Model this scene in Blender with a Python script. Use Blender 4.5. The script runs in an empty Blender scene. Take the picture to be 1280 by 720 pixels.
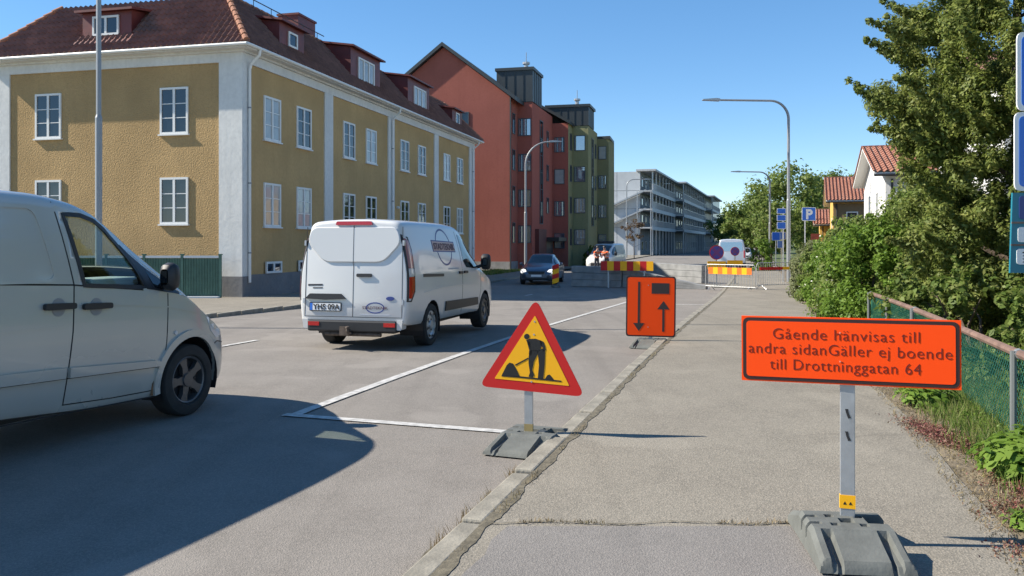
import bpy, bmesh, math, random
import numpy as np
from mathutils import Vector, Matrix
R = math.radians
random.seed(7); rng = np.random.default_rng(11)
sc = bpy.context.scene
C = sc.collection

# ------------------------------------------------------------------ camera, sky, sun, exposure
cam = bpy.data.cameras.new('camera'); camo = bpy.data.objects.new('camera', cam); C.objects.link(camo)
camo.location = (0, 0, 1.57); camo.rotation_euler = (R(90), 0, 0)
cam.sensor_width = 36; cam.lens = 36 * 1050 / 1280; cam.shift_y = -(360 - 303.5) / 1280
cam.clip_start = 0.05; cam.clip_end = 3000
sc.camera = camo
SUN_EL, SUN_AZ = R(38), (-1.0, 0.05)          # direction towards the sun (x, y)
w = bpy.data.worlds.new('World'); sc.world = w; w.use_nodes = True
nt = w.node_tree; bg = nt.nodes['Background']
sky = nt.nodes.new('ShaderNodeTexSky'); sky.sky_type = 'NISHITA'; sky.sun_disc = False
sky.sun_elevation = SUN_EL; sky.sun_rotation = math.atan2(SUN_AZ[0], SUN_AZ[1])
sky.altitude = 2500; sky.air_density = 1.0; sky.dust_density = 0.0; sky.ozone_density = 2.5
hs_ = nt.nodes.new('ShaderNodeHueSaturation'); hs_.inputs['Saturation'].default_value = 1.36
gm_ = nt.nodes.new('ShaderNodeGamma'); gm_.inputs[1].default_value = 0.76; nt.links.new(sky.outputs[0], gm_.inputs[0]); nt.links.new(gm_.outputs[0], hs_.inputs['Color']); nt.links.new(hs_.outputs[0], bg.inputs[0]); bg.inputs[1].default_value = 0.128
sl = bpy.data.lights.new('sun', 'SUN'); sl.energy = 4.1; sl.angle = R(0.5); sl.color = (1, 0.93, 0.81)
so = bpy.data.objects.new('sun', sl); C.objects.link(so)
sdir = Vector((SUN_AZ[0], SUN_AZ[1], 0)).normalized() * math.cos(SUN_EL) + Vector((0, 0, math.sin(SUN_EL)))
so.rotation_euler = sdir.to_track_quat('Z', 'Y').to_euler(); so.location = (-30, 0, 40)
sc.view_settings.view_transform = 'Standard'; sc.view_settings.look = 'None'
sc.view_settings.exposure = 1.15; sc.view_settings.gamma = 1

# ------------------------------------------------------------------ helpers
def gz(y):
    t = min(1, max(0, (y - 8) / 28)); return -0.45 * t * t * (3 - 2 * t)
XK = lambda y: -1.62 + 0.2965 * y      # right kerb, road side
XL = lambda y: -11.9 + 0.258 * y       # left kerb, road side

def tag(o, label=None, cat=None, group=None, kind=None):
    if label: o['label'] = label
    if cat: o['category'] = cat
    if group: o['group'] = group
    if kind: o['kind'] = kind
    return o
def empty(name, loc=(0, 0, 0), rz=0, parent=None):
    o = bpy.data.objects.new(name, None); C.objects.link(o); o.location = loc; o.rotation_euler = (0, 0, rz)
    o.empty_display_size = 0.1
    if parent: o.parent = parent
    return o
def mkobj(name, me, parent=None, loc=(0, 0, 0), rot=(0, 0, 0)):
    o = bpy.data.objects.new(name, me); C.objects.link(o); o.location = loc; o.rotation_euler = rot
    if parent: o.parent = parent
    return o
def copy_tree(o, parent=None):
    c = o.copy(); C.objects.link(c); c.parent = parent
    for ch in o.children: copy_tree(ch, c)
    return c

class MB:
    def __init__(s): s.v = []; s.f = []; s.m = []
    def add(s, vs, fs, m=0):
        b = len(s.v); s.v += [tuple(p) for p in vs]
        for f in fs: s.f.append(tuple(i + b for i in f)); s.m.append(m)
    def box(s, x0, x1, y0, y1, z0, z1, m=0, M=None):
        vs = [(x, y, z) for z in (z0, z1) for y in (y0, y1) for x in (x0, x1)]
        if M: vs = [M @ Vector(p) for p in vs]
        s.add(vs, [(0, 2, 3, 1), (4, 5, 7, 6), (0, 1, 5, 4), (2, 6, 7, 3), (0, 4, 6, 2), (1, 3, 7, 5)], m)
    def tube(s, pts, r, n=8, m=0, cap=True):
        pts = [Vector(p) for p in pts]; k = len(pts)
        rs = r if isinstance(r, (list, tuple)) else [r] * k
        ring = []; up = None
        for i, p in enumerate(pts):
            d = (pts[min(i + 1, k - 1)] - pts[max(i - 1, 0)]).normalized()
            if up is None:
                up = Vector((0, 0, 1)) if abs(d.z) < 0.9 else Vector((1, 0, 0))
            a = d.cross(up).normalized(); b = a.cross(d).normalized(); up = b
            ring += [p + (a * math.cos(2 * math.pi * j / n) + b * math.sin(2 * math.pi * j / n)) * rs[i] for j in range(n)]
        fs = [(i * n + j, i * n + (j + 1) % n, (i + 1) * n + (j + 1) % n, (i + 1) * n + j) for i in range(k - 1) for j in range(n)]
        if cap: fs += [tuple(range(n - 1, -1, -1)), tuple((k - 1) * n + j for j in range(n))]
        s.add(ring, fs, m)
    def lathe(s, prof, n=32, m=0, c=(0, 0, 0), axis='y'):
        # prof: list of (radius, offset along axis)
        k = len(prof); vs = []
        for r, o in prof:
            for j in range(n):
                a = 2 * math.pi * j / n; ca, sa = r * math.cos(a), r * math.sin(a)
                p = (ca, o, sa) if axis == 'y' else ((ca, sa, o) if axis == 'z' else (o, ca, sa))
                vs.append((p[0] + c[0], p[1] + c[1], p[2] + c[2]))
        fs = [(i * n + j, i * n + (j + 1) % n, (i + 1) * n + (j + 1) % n, (i + 1) * n + j) for i in range(k - 1) for j in range(n)]
        s.add(vs, fs, m)
    def prism(s, poly, f0, f1, m=0):
        # poly: 2D points; f0/f1 map (u, v) to the back / front 3D point
        n = len(poly); vs = [f0(*p) for p in poly] + [f1(*p) for p in poly]
        s.add(vs, [tuple(range(n - 1, -1, -1)), tuple(range(n, 2 * n))] + [(i, (i + 1) % n, n + (i + 1) % n, n + i) for i in range(n)], m)
    def mesh(s, name, mats, smooth=False, fix=True):
        me = bpy.data.meshes.new(name); me.from_pydata(s.v, [], s.f)
        for mt in (mats if isinstance(mats, (list, tuple)) else [mats]): me.materials.append(mt)
        if any(s.m): me.polygons.foreach_set('material_index', s.m)
        if fix:
            bm = bmesh.new(); bm.from_mesh(me); bmesh.ops.recalc_face_normals(bm, faces=bm.faces); bm.to_mesh(me); bm.free()
        if smooth:
            me.polygons.foreach_set('use_smooth', [True] * len(me.polygons)); me.set_sharp_from_angle(angle=R(smooth if smooth > 1 else 35))
        me.update(); return me
    def build(s, name, mats, parent=None, loc=(0, 0, 0), rot=(0, 0, 0), smooth=False, bev=0, fix=True):
        o = mkobj(name, s.mesh(name, mats, smooth, fix), parent, loc, rot)
        if bev:
            b = o.modifiers.new('bevel', 'BEVEL'); b.width = bev; b.segments = 2; b.limit_method = 'ANGLE'; b.angle_limit = R(40)
        return o

def rpoly(pts, r, n=4):
    out = []; k = len(pts)
    for i in range(k):
        p = Vector(pts[i]); a = Vector(pts[i - 1]); b = Vector(pts[(i + 1) % k])
        ri = min(r, (a - p).length * .45, (b - p).length * .45)
        q0 = p + (a - p).normalized() * ri; q1 = p + (b - p).normalized() * ri
        for j in range(n + 1):
            t = j / n; out.append(tuple((1 - t) ** 2 * q0 + 2 * t * (1 - t) * p + t * t * q1))
    return out
def circ(cx, cy, rx, ry=None, n=32):
    ry = ry or rx
    return [(cx + rx * math.cos(2 * math.pi * i / n), cy + ry * math.sin(2 * math.pi * i / n)) for i in range(n)]
def inpoly(x, y, P):
    c = False; j = len(P) - 1
    for i in range(len(P)):
        if (P[i][1] > y) != (P[j][1] > y) and x < (P[j][0] - P[i][0]) * (y - P[i][1]) / (P[j][1] - P[i][1]) + P[i][0]: c = not c
        j = i
    return c
def panel(name, poly, mp, mat, parent, off=0.006, thick=0.01, step=0.12, smooth=True):
    """a plate that follows a curved surface: poly in (u, v), mp(u, v, off) -> 3D"""
    bm = bmesh.new(); bm.faces.new([bm.verts.new((p[0], p[1], 0)) for p in poly])
    if step:
        for ax in (0, 1):
            lo = min(p[ax] for p in poly); hi = max(p[ax] for p in poly); k = int((hi - lo) / step)
            for i in range(1, k + 1):
                co = [0, 0, 0]; co[ax] = lo + (hi - lo) * i / (k + 1); no = [0, 0, 0]; no[ax] = 1
                bmesh.ops.bisect_plane(bm, geom=bm.verts[:] + bm.edges[:] + bm.faces[:], plane_co=co, plane_no=no, dist=1e-5)
    vs = [(v.co.x, v.co.y) for v in bm.verts]; bm.verts.index_update(); n = len(vs)
    fs = [tuple(v.index for v in f.verts) for f in bm.faces]
    be = [(e.verts[0].index, e.verts[1].index) for e in bm.edges if len(e.link_faces) == 1]
    bm.free(); m = MB()
    m.add([mp(u, v, off) for u, v in vs] + [mp(u, v, off - thick) for u, v in vs],
          fs + [tuple(i + n for i in reversed(f)) for f in fs] + [(a, b, b + n, a + n) for a, b in be])
    return m.build(name, mat, parent, smooth=40 if smooth else False)
def strip(name, pts, width, mp, mat, parent, off=0.003, thick=0.006, step=0.08, closed=False):
    P = [Vector((p[0], p[1])) for p in pts]
    if closed: P.append(P[0])
    Q = [P[0]]
    for a, b in zip(P, P[1:]):
        k = max(1, int((b - a).length / step)); Q += [a + (b - a) * (i + 1) / k for i in range(k)]
    m = MB(); n = len(Q); L = []
    for i, p in enumerate(Q):
        d = (Q[min(i + 1, n - 1)] - Q[max(i - 1, 0)])
        if closed and i in (0, n - 1): d = Q[1] - Q[-2]
        d.normalize(); nn = Vector((-d.y, d.x)) * width / 2
        L += [mp(*(p + nn), off), mp(*(p - nn), off), mp(*(p - nn), off - thick), mp(*(p + nn), off - thick)]
    fs = [(4 * i + j, 4 * i + (j + 1) % 4, 4 * i + 4 + (j + 1) % 4, 4 * i + 4 + j) for i in range(n - 1) for j in range(4)]
    m.add(L, fs + [(3, 2, 1, 0), tuple(4 * (n - 1) + j for j in range(4))])
    return m.build(name, mat, parent)
def text_obj(name, body, size, mat, parent, mtx, offset=0.0, align='CENTER', spacing=1.0, sx=1.0, ext=0.0008):
    cu = bpy.data.curves.new('t', 'FONT'); cu.body = body; cu.size = size; cu.align_x = align; cu.offset = offset
    cu.space_character = spacing; cu.extrude = ext; cu.resolution_u = 4
    t = bpy.data.objects.new('t', cu); C.objects.link(t)
    dg = bpy.context.evaluated_depsgraph_get(); me = bpy.data.meshes.new_from_object(t.evaluated_get(dg))
    bpy.data.objects.remove(t); bpy.data.curves.remove(cu)
    me.transform(mtx @ Matrix.Diagonal((sx, 1, 1, 1))); me.materials.clear(); me.materials.append(mat)
    o = mkobj(name, me, parent); return o

# ------------------------------------------------------------------ materials
MATS = {}
def new_mat(name):
    m = bpy.data.materials.new(name); m.use_nodes = True; n = m.node_tree
    return m, n, n.nodes['Principled BSDF']
def plain(name, col, rough=.6, metal=0, spec=.5, coat=0, var=0, scale=8, bump=0, bscale=40, coords='Object', detail=4, emit=None):
    if name in MATS: return MATS[name]
    m, n, b = new_mat(name); L = n.links
    b.inputs['Base Color'].default_value = (*col, 1); b.inputs['Roughness'].default_value = rough
    b.inputs['Metallic'].default_value = metal; b.inputs['Specular IOR Level'].default_value = spec
    b.inputs['Coat Weight'].default_value = coat; b.inputs['Coat Roughness'].default_value = .06
    tc = n.nodes.new('ShaderNodeTexCoord')
    if var:
        nz = n.nodes.new('ShaderNodeTexNoise'); nz.inputs['Scale'].default_value = scale; nz.inputs['Detail'].default_value = detail
        L.new(tc.outputs[coords], nz.inputs['Vector'])
        r = n.nodes.new('ShaderNodeValToRGB'); r.color_ramp.elements[0].position = .3; r.color_ramp.elements[1].position = .7
        r.color_ramp.elements[0].color = (*[c * (1 - var) for c in col], 1); r.color_ramp.elements[1].color = (*[min(1, c * (1 + var)) for c in col], 1)
        L.new(nz.outputs['Fac'], r.inputs[0]); L.new(r.outputs[0], b.inputs['Base Color'])
    if bump:
        nz = n.nodes.new('ShaderNodeTexNoise'); nz.inputs['Scale'].default_value = bscale; nz.inputs['Detail'].default_value = 3
        L.new(tc.outputs[coords], nz.inputs['Vector'])
        bp = n.nodes.new('ShaderNodeBump'); bp.inputs['Strength'].default_value = bump; bp.inputs['Distance'].default_value = .02
        L.new(nz.outputs['Fac'], bp.inputs['Height']); L.new(bp.outputs[0], b.inputs['Normal'])
    if emit:
        b.inputs['Emission Color'].default_value = (*emit[:3], 1); b.inputs['Emission Strength'].default_value = emit[3]
    MATS[name] = m; return m
def mixc(n, fac, a, b, blend='MIX'):
    x = n.nodes.new('ShaderNodeMix'); x.data_type = 'RGBA'; x.blend_type = blend
    for i, s in ((0, fac), (6, a), (7, b)):
        if hasattr(s, 'is_output'): n.links.new(s, x.inputs[i])
        else: x.inputs[i].default_value = s if i == 0 else (*s, 1)
    return x.outputs[2]
def noise(n, vec, scale, detail=4, rough=.5):
    z = n.nodes.new('ShaderNodeTexNoise'); z.inputs['Scale'].default_value = scale; z.inputs['Detail'].default_value = detail; z.inputs['Roughness'].default_value = rough
    n.links.new(vec, z.inputs['Vector']); return z.outputs['Fac']
def ramp(n, fac, p0, p1, c0=(0, 0, 0), c1=(1, 1, 1)):
    r = n.nodes.new('ShaderNodeValToRGB'); e = r.color_ramp.elements
    e[0].position, e[1].position = p0, p1; e[0].color, e[1].color = (*c0, 1), (*c1, 1)
    n.links.new(fac, r.inputs[0]); return r.outputs[0]
def asphalt(name, c0, c1, stone, speck=.5, stonescale=90, stain=.25, cracks=.0, bump=.35):
    m, n, b = new_mat(name); L = n.links
    g = n.nodes.new('ShaderNodeNewGeometry'); P = g.outputs['Position']
    col = mixc(n, ramp(n, noise(n, P, .35, 6, .6), .35, .65), c0, c1)
    col = mixc(n, ramp(n, noise(n, P, 1.7, 5, .65), .45, .75), col, tuple(c * (1 - stain) for c in c0))
    # streaks along the street
    mp = n.nodes.new('ShaderNodeMapping'); mp.inputs['Rotation'].default_value = (0, 0, math.atan2(.2965, 1)); mp.inputs['Scale'].default_value = (2.2, .07, 1)
    L.new(P, mp.inputs[0]); col = mixc(n, ramp(n, noise(n, mp.outputs[0], 1.0, 4), .5, .72, (0, 0, 0), (.55, .55, .55)), col, tuple(c * .72 for c in c0))
    col = mixc(n, ramp(n, noise(n, P, 2.6, 3, .55), .66, .78, (0, 0, 0), (.5, .5, .5)), col, tuple(c * .6 for c in c0))
    col = mixc(n, ramp(n, noise(n, P, .9, 2, .4), .60, .64, (0, 0, 0), (.35, .35, .35)), col, tuple(min(1, c * 1.25) for c in c1))
    # aggregate
    v = n.nodes.new('ShaderNodeTexVoronoi'); v.inputs['Scale'].default_value = stonescale; L.new(P, v.inputs['Vector'])
    st = ramp(n, v.outputs['Color'], .3, 1.0)
    sel = n.nodes.new('ShaderNodeMath'); sel.operation = 'MULTIPLY'; sel.inputs[1].default_value = speck
    L.new(st, sel.inputs[0]); col = mixc(n, sel.outputs[0], col, stone)
    dk = ramp(n, noise(n, P, stonescale * 1.3, 2), .28, .45, (1, 1, 1), (0, 0, 0))
    s2 = n.nodes.new('ShaderNodeMath'); s2.operation = 'MULTIPLY'; s2.inputs[1].default_value = .45; L.new(dk, s2.inputs[0])
    col = mixc(n, s2.outputs[0], col, tuple(c * .35 for c in c0))
    if cracks:
        w2 = n.nodes.new('ShaderNodeTexVoronoi'); w2.feature = 'DISTANCE_TO_EDGE'; w2.inputs['Scale'].default_value = .55
        nz = n.nodes.new('ShaderNodeTexNoise'); nz.inputs['Scale'].default_value = 3; nz.inputs['Detail'].default_value = 6; L.new(P, nz.inputs['Vector'])
        ad = n.nodes.new('ShaderNodeVectorMath'); ad.operation = 'MULTIPLY_ADD'; ad.inputs[1].default_value = (.35, .35, 0)
        L.new(nz.outputs['Color'], ad.inputs[0]); L.new(P, ad.inputs[2]); L.new(ad.outputs[0], w2.inputs['Vector'])
        ck = ramp(n, w2.outputs['Distance'], .0, .012, (cracks,) * 3, (0, 0, 0))
        gate = ramp(n, noise(n, P, .5, 2), .58, .64); mm = n.nodes.new('ShaderNodeMath'); mm.operation = 'MULTIPLY'
        L.new(ck, mm.inputs[0]); L.new(gate, mm.inputs[1]); col = mixc(n, mm.outputs[0], col, (.03, .028, .025))
    L.new(col, b.inputs['Base Color']); b.inputs['Roughness'].default_value = .9; b.inputs['Specular IOR Level'].default_value = .25
    bp = n.nodes.new('ShaderNodeBump'); bp.inputs['Strength'].default_value = bump; bp.inputs['Distance'].default_value = .008
    L.new(v.outputs['Distance'], bp.inputs['Height']); L.new(bp.outputs[0], b.inputs['Normal'])
    MATS[name] = m; return m
def stucco(name, col, rough_bump=.6, scale=14, dirt=.15):
    m, n, b = new_mat(name); L = n.links
    tc = n.nodes.new('ShaderNodeTexCoord'); P = tc.outputs['Object']
    c = mixc(n, ramp(n, noise(n, P, .6, 5), .3, .7), tuple(x * (1 - dirt) for x in col), tuple(min(1, x * (1 + dirt * .6)) for x in col))
    c = mixc(n, ramp(n, noise(n, P, 9, 3), .4, .75, (0, 0, 0), (.4, .4, .4)), c, tuple(x * .75 for x in col))
    mp = n.nodes.new('ShaderNodeMapping'); mp.inputs['Scale'].default_value = (2.5, 2.5, .22); L.new(P, mp.inputs[0])
    c = mixc(n, ramp(n, noise(n, mp.outputs[0], 1.6, 6, .6), .52, .8, (0, 0, 0), (.45, .45, .45)), c, tuple(x * .72 for x in col))
    L.new(c, b.inputs['Base Color']); b.inputs['Roughness'].default_value = .95; b.inputs['Specular IOR Level'].default_value = .1
    if rough_bump:
        z = n.nodes.new('ShaderNodeTexNoise'); z.inputs['Scale'].default_value = scale * .45; z.inputs['Detail'].default_value = 3; z.inputs['Roughness'].default_value = .6; z.inputs['Distortion'].default_value = .25
        L.new(P, z.inputs['Vector']); bp = n.nodes.new('ShaderNodeBump'); bp.inputs['Strength'].default_value = rough_bump; bp.inputs['Distance'].default_value = .08
        L.new(z.outputs['Fac'], bp.inputs['Height']); L.new(bp.outputs[0], b.inputs['Normal'])
    MATS[name] = m; return m
def leaf_mat(name, cols, trans=.35):
    m, n, b = new_mat(name); L = n.links
    g = n.nodes.new('ShaderNodeNewGeometry')
    r = n.nodes.new('ShaderNodeValToRGB'); e = r.color_ramp.elements
    while len(e) < len(cols): e.new(.5)
    for i, c in enumerate(cols): e[i].position = i / (len(cols) - 1); e[i].color = (*c, 1)
    L.new(g.outputs['Random Per Island'], r.inputs[0])
    z = noise(n, g.outputs['Position'], 1.3, 3)
    c = mixc(n, ramp(n, z, .35, .65), r.outputs[0], (.8, .85, .7), 'MULTIPLY')
    L.new(c, b.inputs['Base Color']); b.inputs['Roughness'].default_value = .5; b.inputs['Specular IOR Level'].default_value = .25
    t = n.nodes.new('ShaderNodeBsdfTranslucent'); L.new(c, t.inputs[0])
    mx = n.nodes.new('ShaderNodeMixShader'); mx.inputs[0].default_value = trans
    L.new(b.outputs[0], mx.inputs[1]); L.new(t.outputs[0], mx.inputs[2]); L.new(mx.outputs[0], n.nodes['Material Output'].inputs[0])
    MATS[name] = m; return m
def roof_mat(name, cols, scale=.2):
    m, n, b = new_mat(name); L = n.links
    tc = n.nodes.new('ShaderNodeTexCoord'); P = tc.outputs['Object']
    c = mixc(n, ramp(n, noise(n, P, 1.1, 5), .35, .65), cols[0], cols[1])
    v = n.nodes.new('ShaderNodeTexVoronoi'); v.inputs['Scale'].default_value = 4; L.new(P, v.inputs['Vector'])
    c = mixc(n, ramp(n, v.outputs['Color'], .2, .9, (0, 0, 0), (.7, .7, .7)), c, cols[2])
    L.new(c, b.inputs['Base Color']); b.inputs['Roughness'].default_value = .85; MATS[name] = m; return m
def glass_thin(name, tint=(.75, .85, .82), refl=.12):
    m = bpy.data.materials.new(name); m.use_nodes = True; n = m.node_tree; L = n.links
    n.nodes.remove(n.nodes['Principled BSDF'])
    t = n.nodes.new('ShaderNodeBsdfTransparent'); t.inputs[0].default_value = (*tint, 1)
    g = n.nodes.new('ShaderNodeBsdfGlossy'); g.inputs['Roughness'].default_value = .02
    f = n.nodes.new('ShaderNodeLayerWeight'); f.inputs[0].default_value = .5
    pw = n.nodes.new('ShaderNodeMath'); pw.operation = 'POWER'; pw.inputs[1].default_value = 5; L.new(f.outputs['Facing'], pw.inputs[0])
    ma = n.nodes.new('ShaderNodeMath'); ma.operation = 'MULTIPLY_ADD'; ma.inputs[1].default_value = .9; ma.inputs[2].default_value = .04; L.new(pw.outputs[0], ma.inputs[0])
    mx = n.nodes.new('ShaderNodeMixShader'); L.new(ma.outputs[0], mx.inputs[0]); L.new(t.outputs[0], mx.inputs[1]); L.new(g.outputs[0], mx.inputs[2])
    L.new(mx.outputs[0], n.nodes['Material Output'].inputs[0]); MATS[name] = m; return m

ASPH = asphalt('road asphalt', (.188, .172, .153), (.222, .204, .182), (.36, .315, .28), .45, 120, .12, .2)
WALK = asphalt('pavement asphalt', (.19, .172, .142), (.226, .205, .168), (.42, .37, .30), .5, 105, .15, .2)
PATCH = asphalt('patched asphalt', (.175, .163, .152), (.20, .186, .172), (.34, .31, .28), .4, 120, .1)
KERB = plain('kerb granite', (.235, .215, .175), .9, var=.25, scale=7, bump=.25, bscale=45, coords='Object')
SOIL = plain('verge soil', (.17, .135, .09), .95, var=.5, scale=6, bump=.8, bscale=30)
LAWN = plain('lawn soil', (.075, .10, .03), .95, var=.5, scale=2, bump=.6, bscale=20)
PAINT = plain('road paint', (.44, .43, .41), .8, var=.3, scale=14, detail=8)
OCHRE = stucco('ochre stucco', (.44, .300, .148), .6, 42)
OCHRE_LIFT = stucco('ochre plaster lifted for shade', (.48, .325, .155), .12, 10)  # shaded street wall: ochre lightened in place of missing fill light
WHITEP = stucco('white plaster', (.66, .655, .63), .12, 10, .08)
PLINTH = stucco('grey plinth', (.20, .20, .205), .15, 12)
WFRAME = plain('white window paint', (.70, .70, .68), .5)
GLASS = plain('window glass', (.012, .018, .026), .03, spec=.9)
GLASSB = plain('window glass blinds', (.34, .36, .36), .06, spec=.8, var=.12, scale=2)
DGLASS = plain('vehicle dark glass', (.01, .013, .015), .03, spec=.8)
CLEAR = glass_thin('clear glass', (.87, .92, .90))
GLASSR = plain('reflective sky tinted glass', (.11, .15, .19), .03, spec=1.0); GLASSR.node_tree.nodes['Principled BSDF'].inputs['IOR'].default_value = 2.6  # glossy, with part of the sky reflection painted in as blue base
TILE = roof_mat('clay tiles', ((.19, .092, .07), (.25, .125, .092), (.135, .068, .053)))
TILE2 = roof_mat('orange clay tiles', ((.26, .105, .068), (.31, .135, .09), (.21, .09, .06)))
RIDGE = plain('ridge clay', (.30, .13, .075), .85, var=.3, scale=5)
REDM = plain('red sheet metal', (.13, .022, .018), .5, var=.2, scale=3)
GALV = plain('galvanised steel', (.42, .43, .44), .45, .6, var=.12, scale=12)
POLE = plain('grey painted pole', (.27, .285, .30), .5, .3)
BLACK = plain('black plastic', (.02, .02, .022), .5)
RUBBER = plain('tyre rubber', (.022, .022, .022), .8, var=.3, scale=10)
ALLOY = plain('dark alloy', (.12, .12, .125), .4, .6)
STEELW = plain('wheel cover', (.45, .46, .47), .4, .5)
SILVER = plain('silver van paint', (.50, .495, .455), .24, .2, coat=.9)
WHITEV = plain('white van paint', (.63, .625, .61), .3, 0, coat=.6)
GAP = plain('panel gap and strip shade', (.015, .015, .015), .8)
REDL = plain('red lamp lens', (.45, .012, .012), .12, coat=.6)
CLEARL = plain('clear lamp lens', (.60, .58, .58), .1, coat=.6)
LAMPON = plain('lit headlamp', (.9, .9, .9), .2, emit=(1, .97, .9, .9))
GREENF = plain('green painted steel', (.085, .165, .12), .5, var=.15, scale=5)
def dirty(mat, z0, z1, amt=.55, col=(.16, .14, .115)):
    n = mat.node_tree; b = n.nodes['Principled BSDF']; base = tuple(b.inputs['Base Color'].default_value)[:3]
    tc = n.nodes.new('ShaderNodeTexCoord'); sp = n.nodes.new('ShaderNodeSeparateXYZ'); n.links.new(tc.outputs['Object'], sp.inputs[0])
    mr = n.nodes.new('ShaderNodeMapRange'); mr.inputs[1].default_value = z0; mr.inputs[2].default_value = z1; mr.inputs[3].default_value = amt; mr.inputs[4].default_value = .05; n.links.new(sp.outputs[2], mr.inputs[0])
    nz = ramp(n, noise(n, tc.outputs['Object'], 1.1, 5, .5), .25, .8); mu = n.nodes.new('ShaderNodeMath'); mu.operation = 'MULTIPLY'; n.links.new(mr.outputs[0], mu.inputs[0]); n.links.new(nz, mu.inputs[1])
    n.links.new(mixc(n, mu.outputs[0], base, col), b.inputs['Base Color'])
    rr = n.nodes.new('ShaderNodeMapRange'); rr.inputs[3].default_value = b.inputs['Roughness'].default_value; rr.inputs[4].default_value = .6; n.links.new(mu.outputs[0], rr.inputs[0]); n.links.new(rr.outputs[0], b.inputs['Roughness'])
dirty(SILVER, .2, .9, .4); dirty(WHITEV, .3, .85, .3)
ORANGE = plain('fluorescent orange film', (1.0, .075, .004), .6, spec=.2)
SBLACK = plain('sign black', (.03, .012, .010), .5)
SRED = plain('sign red', (.56, .02, .018), .5, spec=.3)
SYEL = plain('sign yellow', (.95, .46, .012), .5, spec=.3)
SBLUE = plain('sign blue', (.012, .13, .55), .35, coat=.3)
SNAVY = plain('sign navy', (.03, .05, .20), .4)
STEAL = plain('sign teal', (.015, .16, .22), .4)
SWHITE = plain('sign white', (.72, .72, .72), .4)
FOOT = plain('recycled plastic', (.115, .12, .11), .8, var=.18, scale=9, bump=.12, bscale=60)
CONC = plain('barrier concrete', (.25, .25, .245), .9, var=.22, scale=2.5, bump=.3, bscale=25)
BROWNR = plain('brown rail', (.17, .105, .08), .7, var=.3, scale=8)
MESHG = plain('green wire', (.05, .24, .17), .5)
BARK = plain('bark', (.085, .062, .045), .95, var=.4, scale=12, bump=.9, bscale=18)

# ------------------------------------------------------------------ ground, road, pavements
def band(name, xa, xb, y0, y1, dz, mat, ny=60, nx=2, parent=None, structure=True, wob=0):
    ys = [y0 + (y1 - y0) * (i / ny) ** 1.6 for i in range(ny + 1)]; m = MB(); vs = []
    for y in ys:
        a, b = xa(y), xb(y)
        for j in range(nx + 1):
            e = wob * (random.random() - .5) if wob and j in (0, nx) else 0
            vs.append((a + (b - a) * j / nx + e, y, gz(y) + dz))
    k = nx + 1
    m.add(vs, [(i * k + j, i * k + j + 1, (i + 1) * k + j + 1, (i + 1) * k + j) for i in range(ny) for j in range(nx)])
    o = m.build(name, mat, parent)
    if structure and not parent: o['kind'] = 'structure'
    return o
ground = band('ground', lambda y: -700, lambda y: 700, -30, 1500, -.06, LAWN, 90, 4)
road = band('road', lambda y: XL(y) - .02, lambda y: XK(y) + .02, -10, 420, 0, ASPH, 90, 3)
walk = band('pavement', lambda y: XK(y) + .16, lambda y: XK(y) + 2.85 + .05 * math.sin(y * 2.3) + .04 * math.sin(y * 5.1), -8, 420, .095, WALK, 140, 2, wob=.03)
walkl = band('pavement_left', lambda y: XL(y) - 26, lambda y: XL(y) - .16, -10, 420, .095, WALK, 90, 3)
verge = band('verge', lambda y: XK(y) + 2.6, lambda y: XK(y) + 30, -8, 60, .088, SOIL, 160, 8)
patch = band('asphalt_patch', lambda y: XK(y) + .3, lambda y: XK(y) + 2.05, 0.6, 4.36, .099, PATCH, 30, 2, parent=walk, wob=.05)
def kerb(name, xf, sgn, y0, y1, mat):
    root = empty(name); root['kind'] = 'structure'
    m = MB(); m.box(-.066, .066, -.478, .478, -.14, .103)
    me = None; y = y0
    while y < y1:
        a = math.atan2(xf(y + 1) - xf(y), 1); yc = y + .48; xc = xf(yc) + sgn * .09
        if me is None:
            o = m.build('kerb_stone', mat, root, bev=.014); me = o.data
        else:
            o = mkobj('kerb_stone', me, root); b = o.modifiers.new('bevel', 'BEVEL'); b.width = .014; b.segments = 2
        o.location = (xc + random.uniform(-.006, .006), yc, gz(yc) + random.uniform(-.008, .006)); o.rotation_euler = (random.uniform(-.006, .006), random.uniform(-.02, .02), -a + random.uniform(-.006, .006))
        y += .962
    return root, y
kr, ye = kerb('kerb', XK, 1, .6, 48, KERB)
band('kerb_far', lambda y: XK(y) + .01, lambda y: XK(y) + .17, ye, 420, .10, KERB, 20, 1, parent=kr)
kl, yl = kerb('kerb_left', XL, -1, 10, 60, KERB)
band('kerb_far', lambda y: XL(y) - .17, lambda y: XL(y) - .01, yl, 420, .10, KERB, 20, 1, parent=kl)
# dirt joint between kerb and pavement
DIRT = plain('joint dirt', (.125, .108, .075), .95, var=.4, scale=20, bump=.3, bscale=60)
band('dirt_joint', lambda y: XK(y) + .152, lambda y: XK(y) + .214 + .012 * math.sin(y * 7) + .008 * math.sin(y * 17), .6, 60, .0985, DIRT, 900, 1, parent=walk, wob=.012)
band('gutter_dirt', lambda y: XK(y) - .06, lambda y: XK(y) + .03, .6, 60, .004, DIRT, 200, 1, parent=road, wob=.05)
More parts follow.
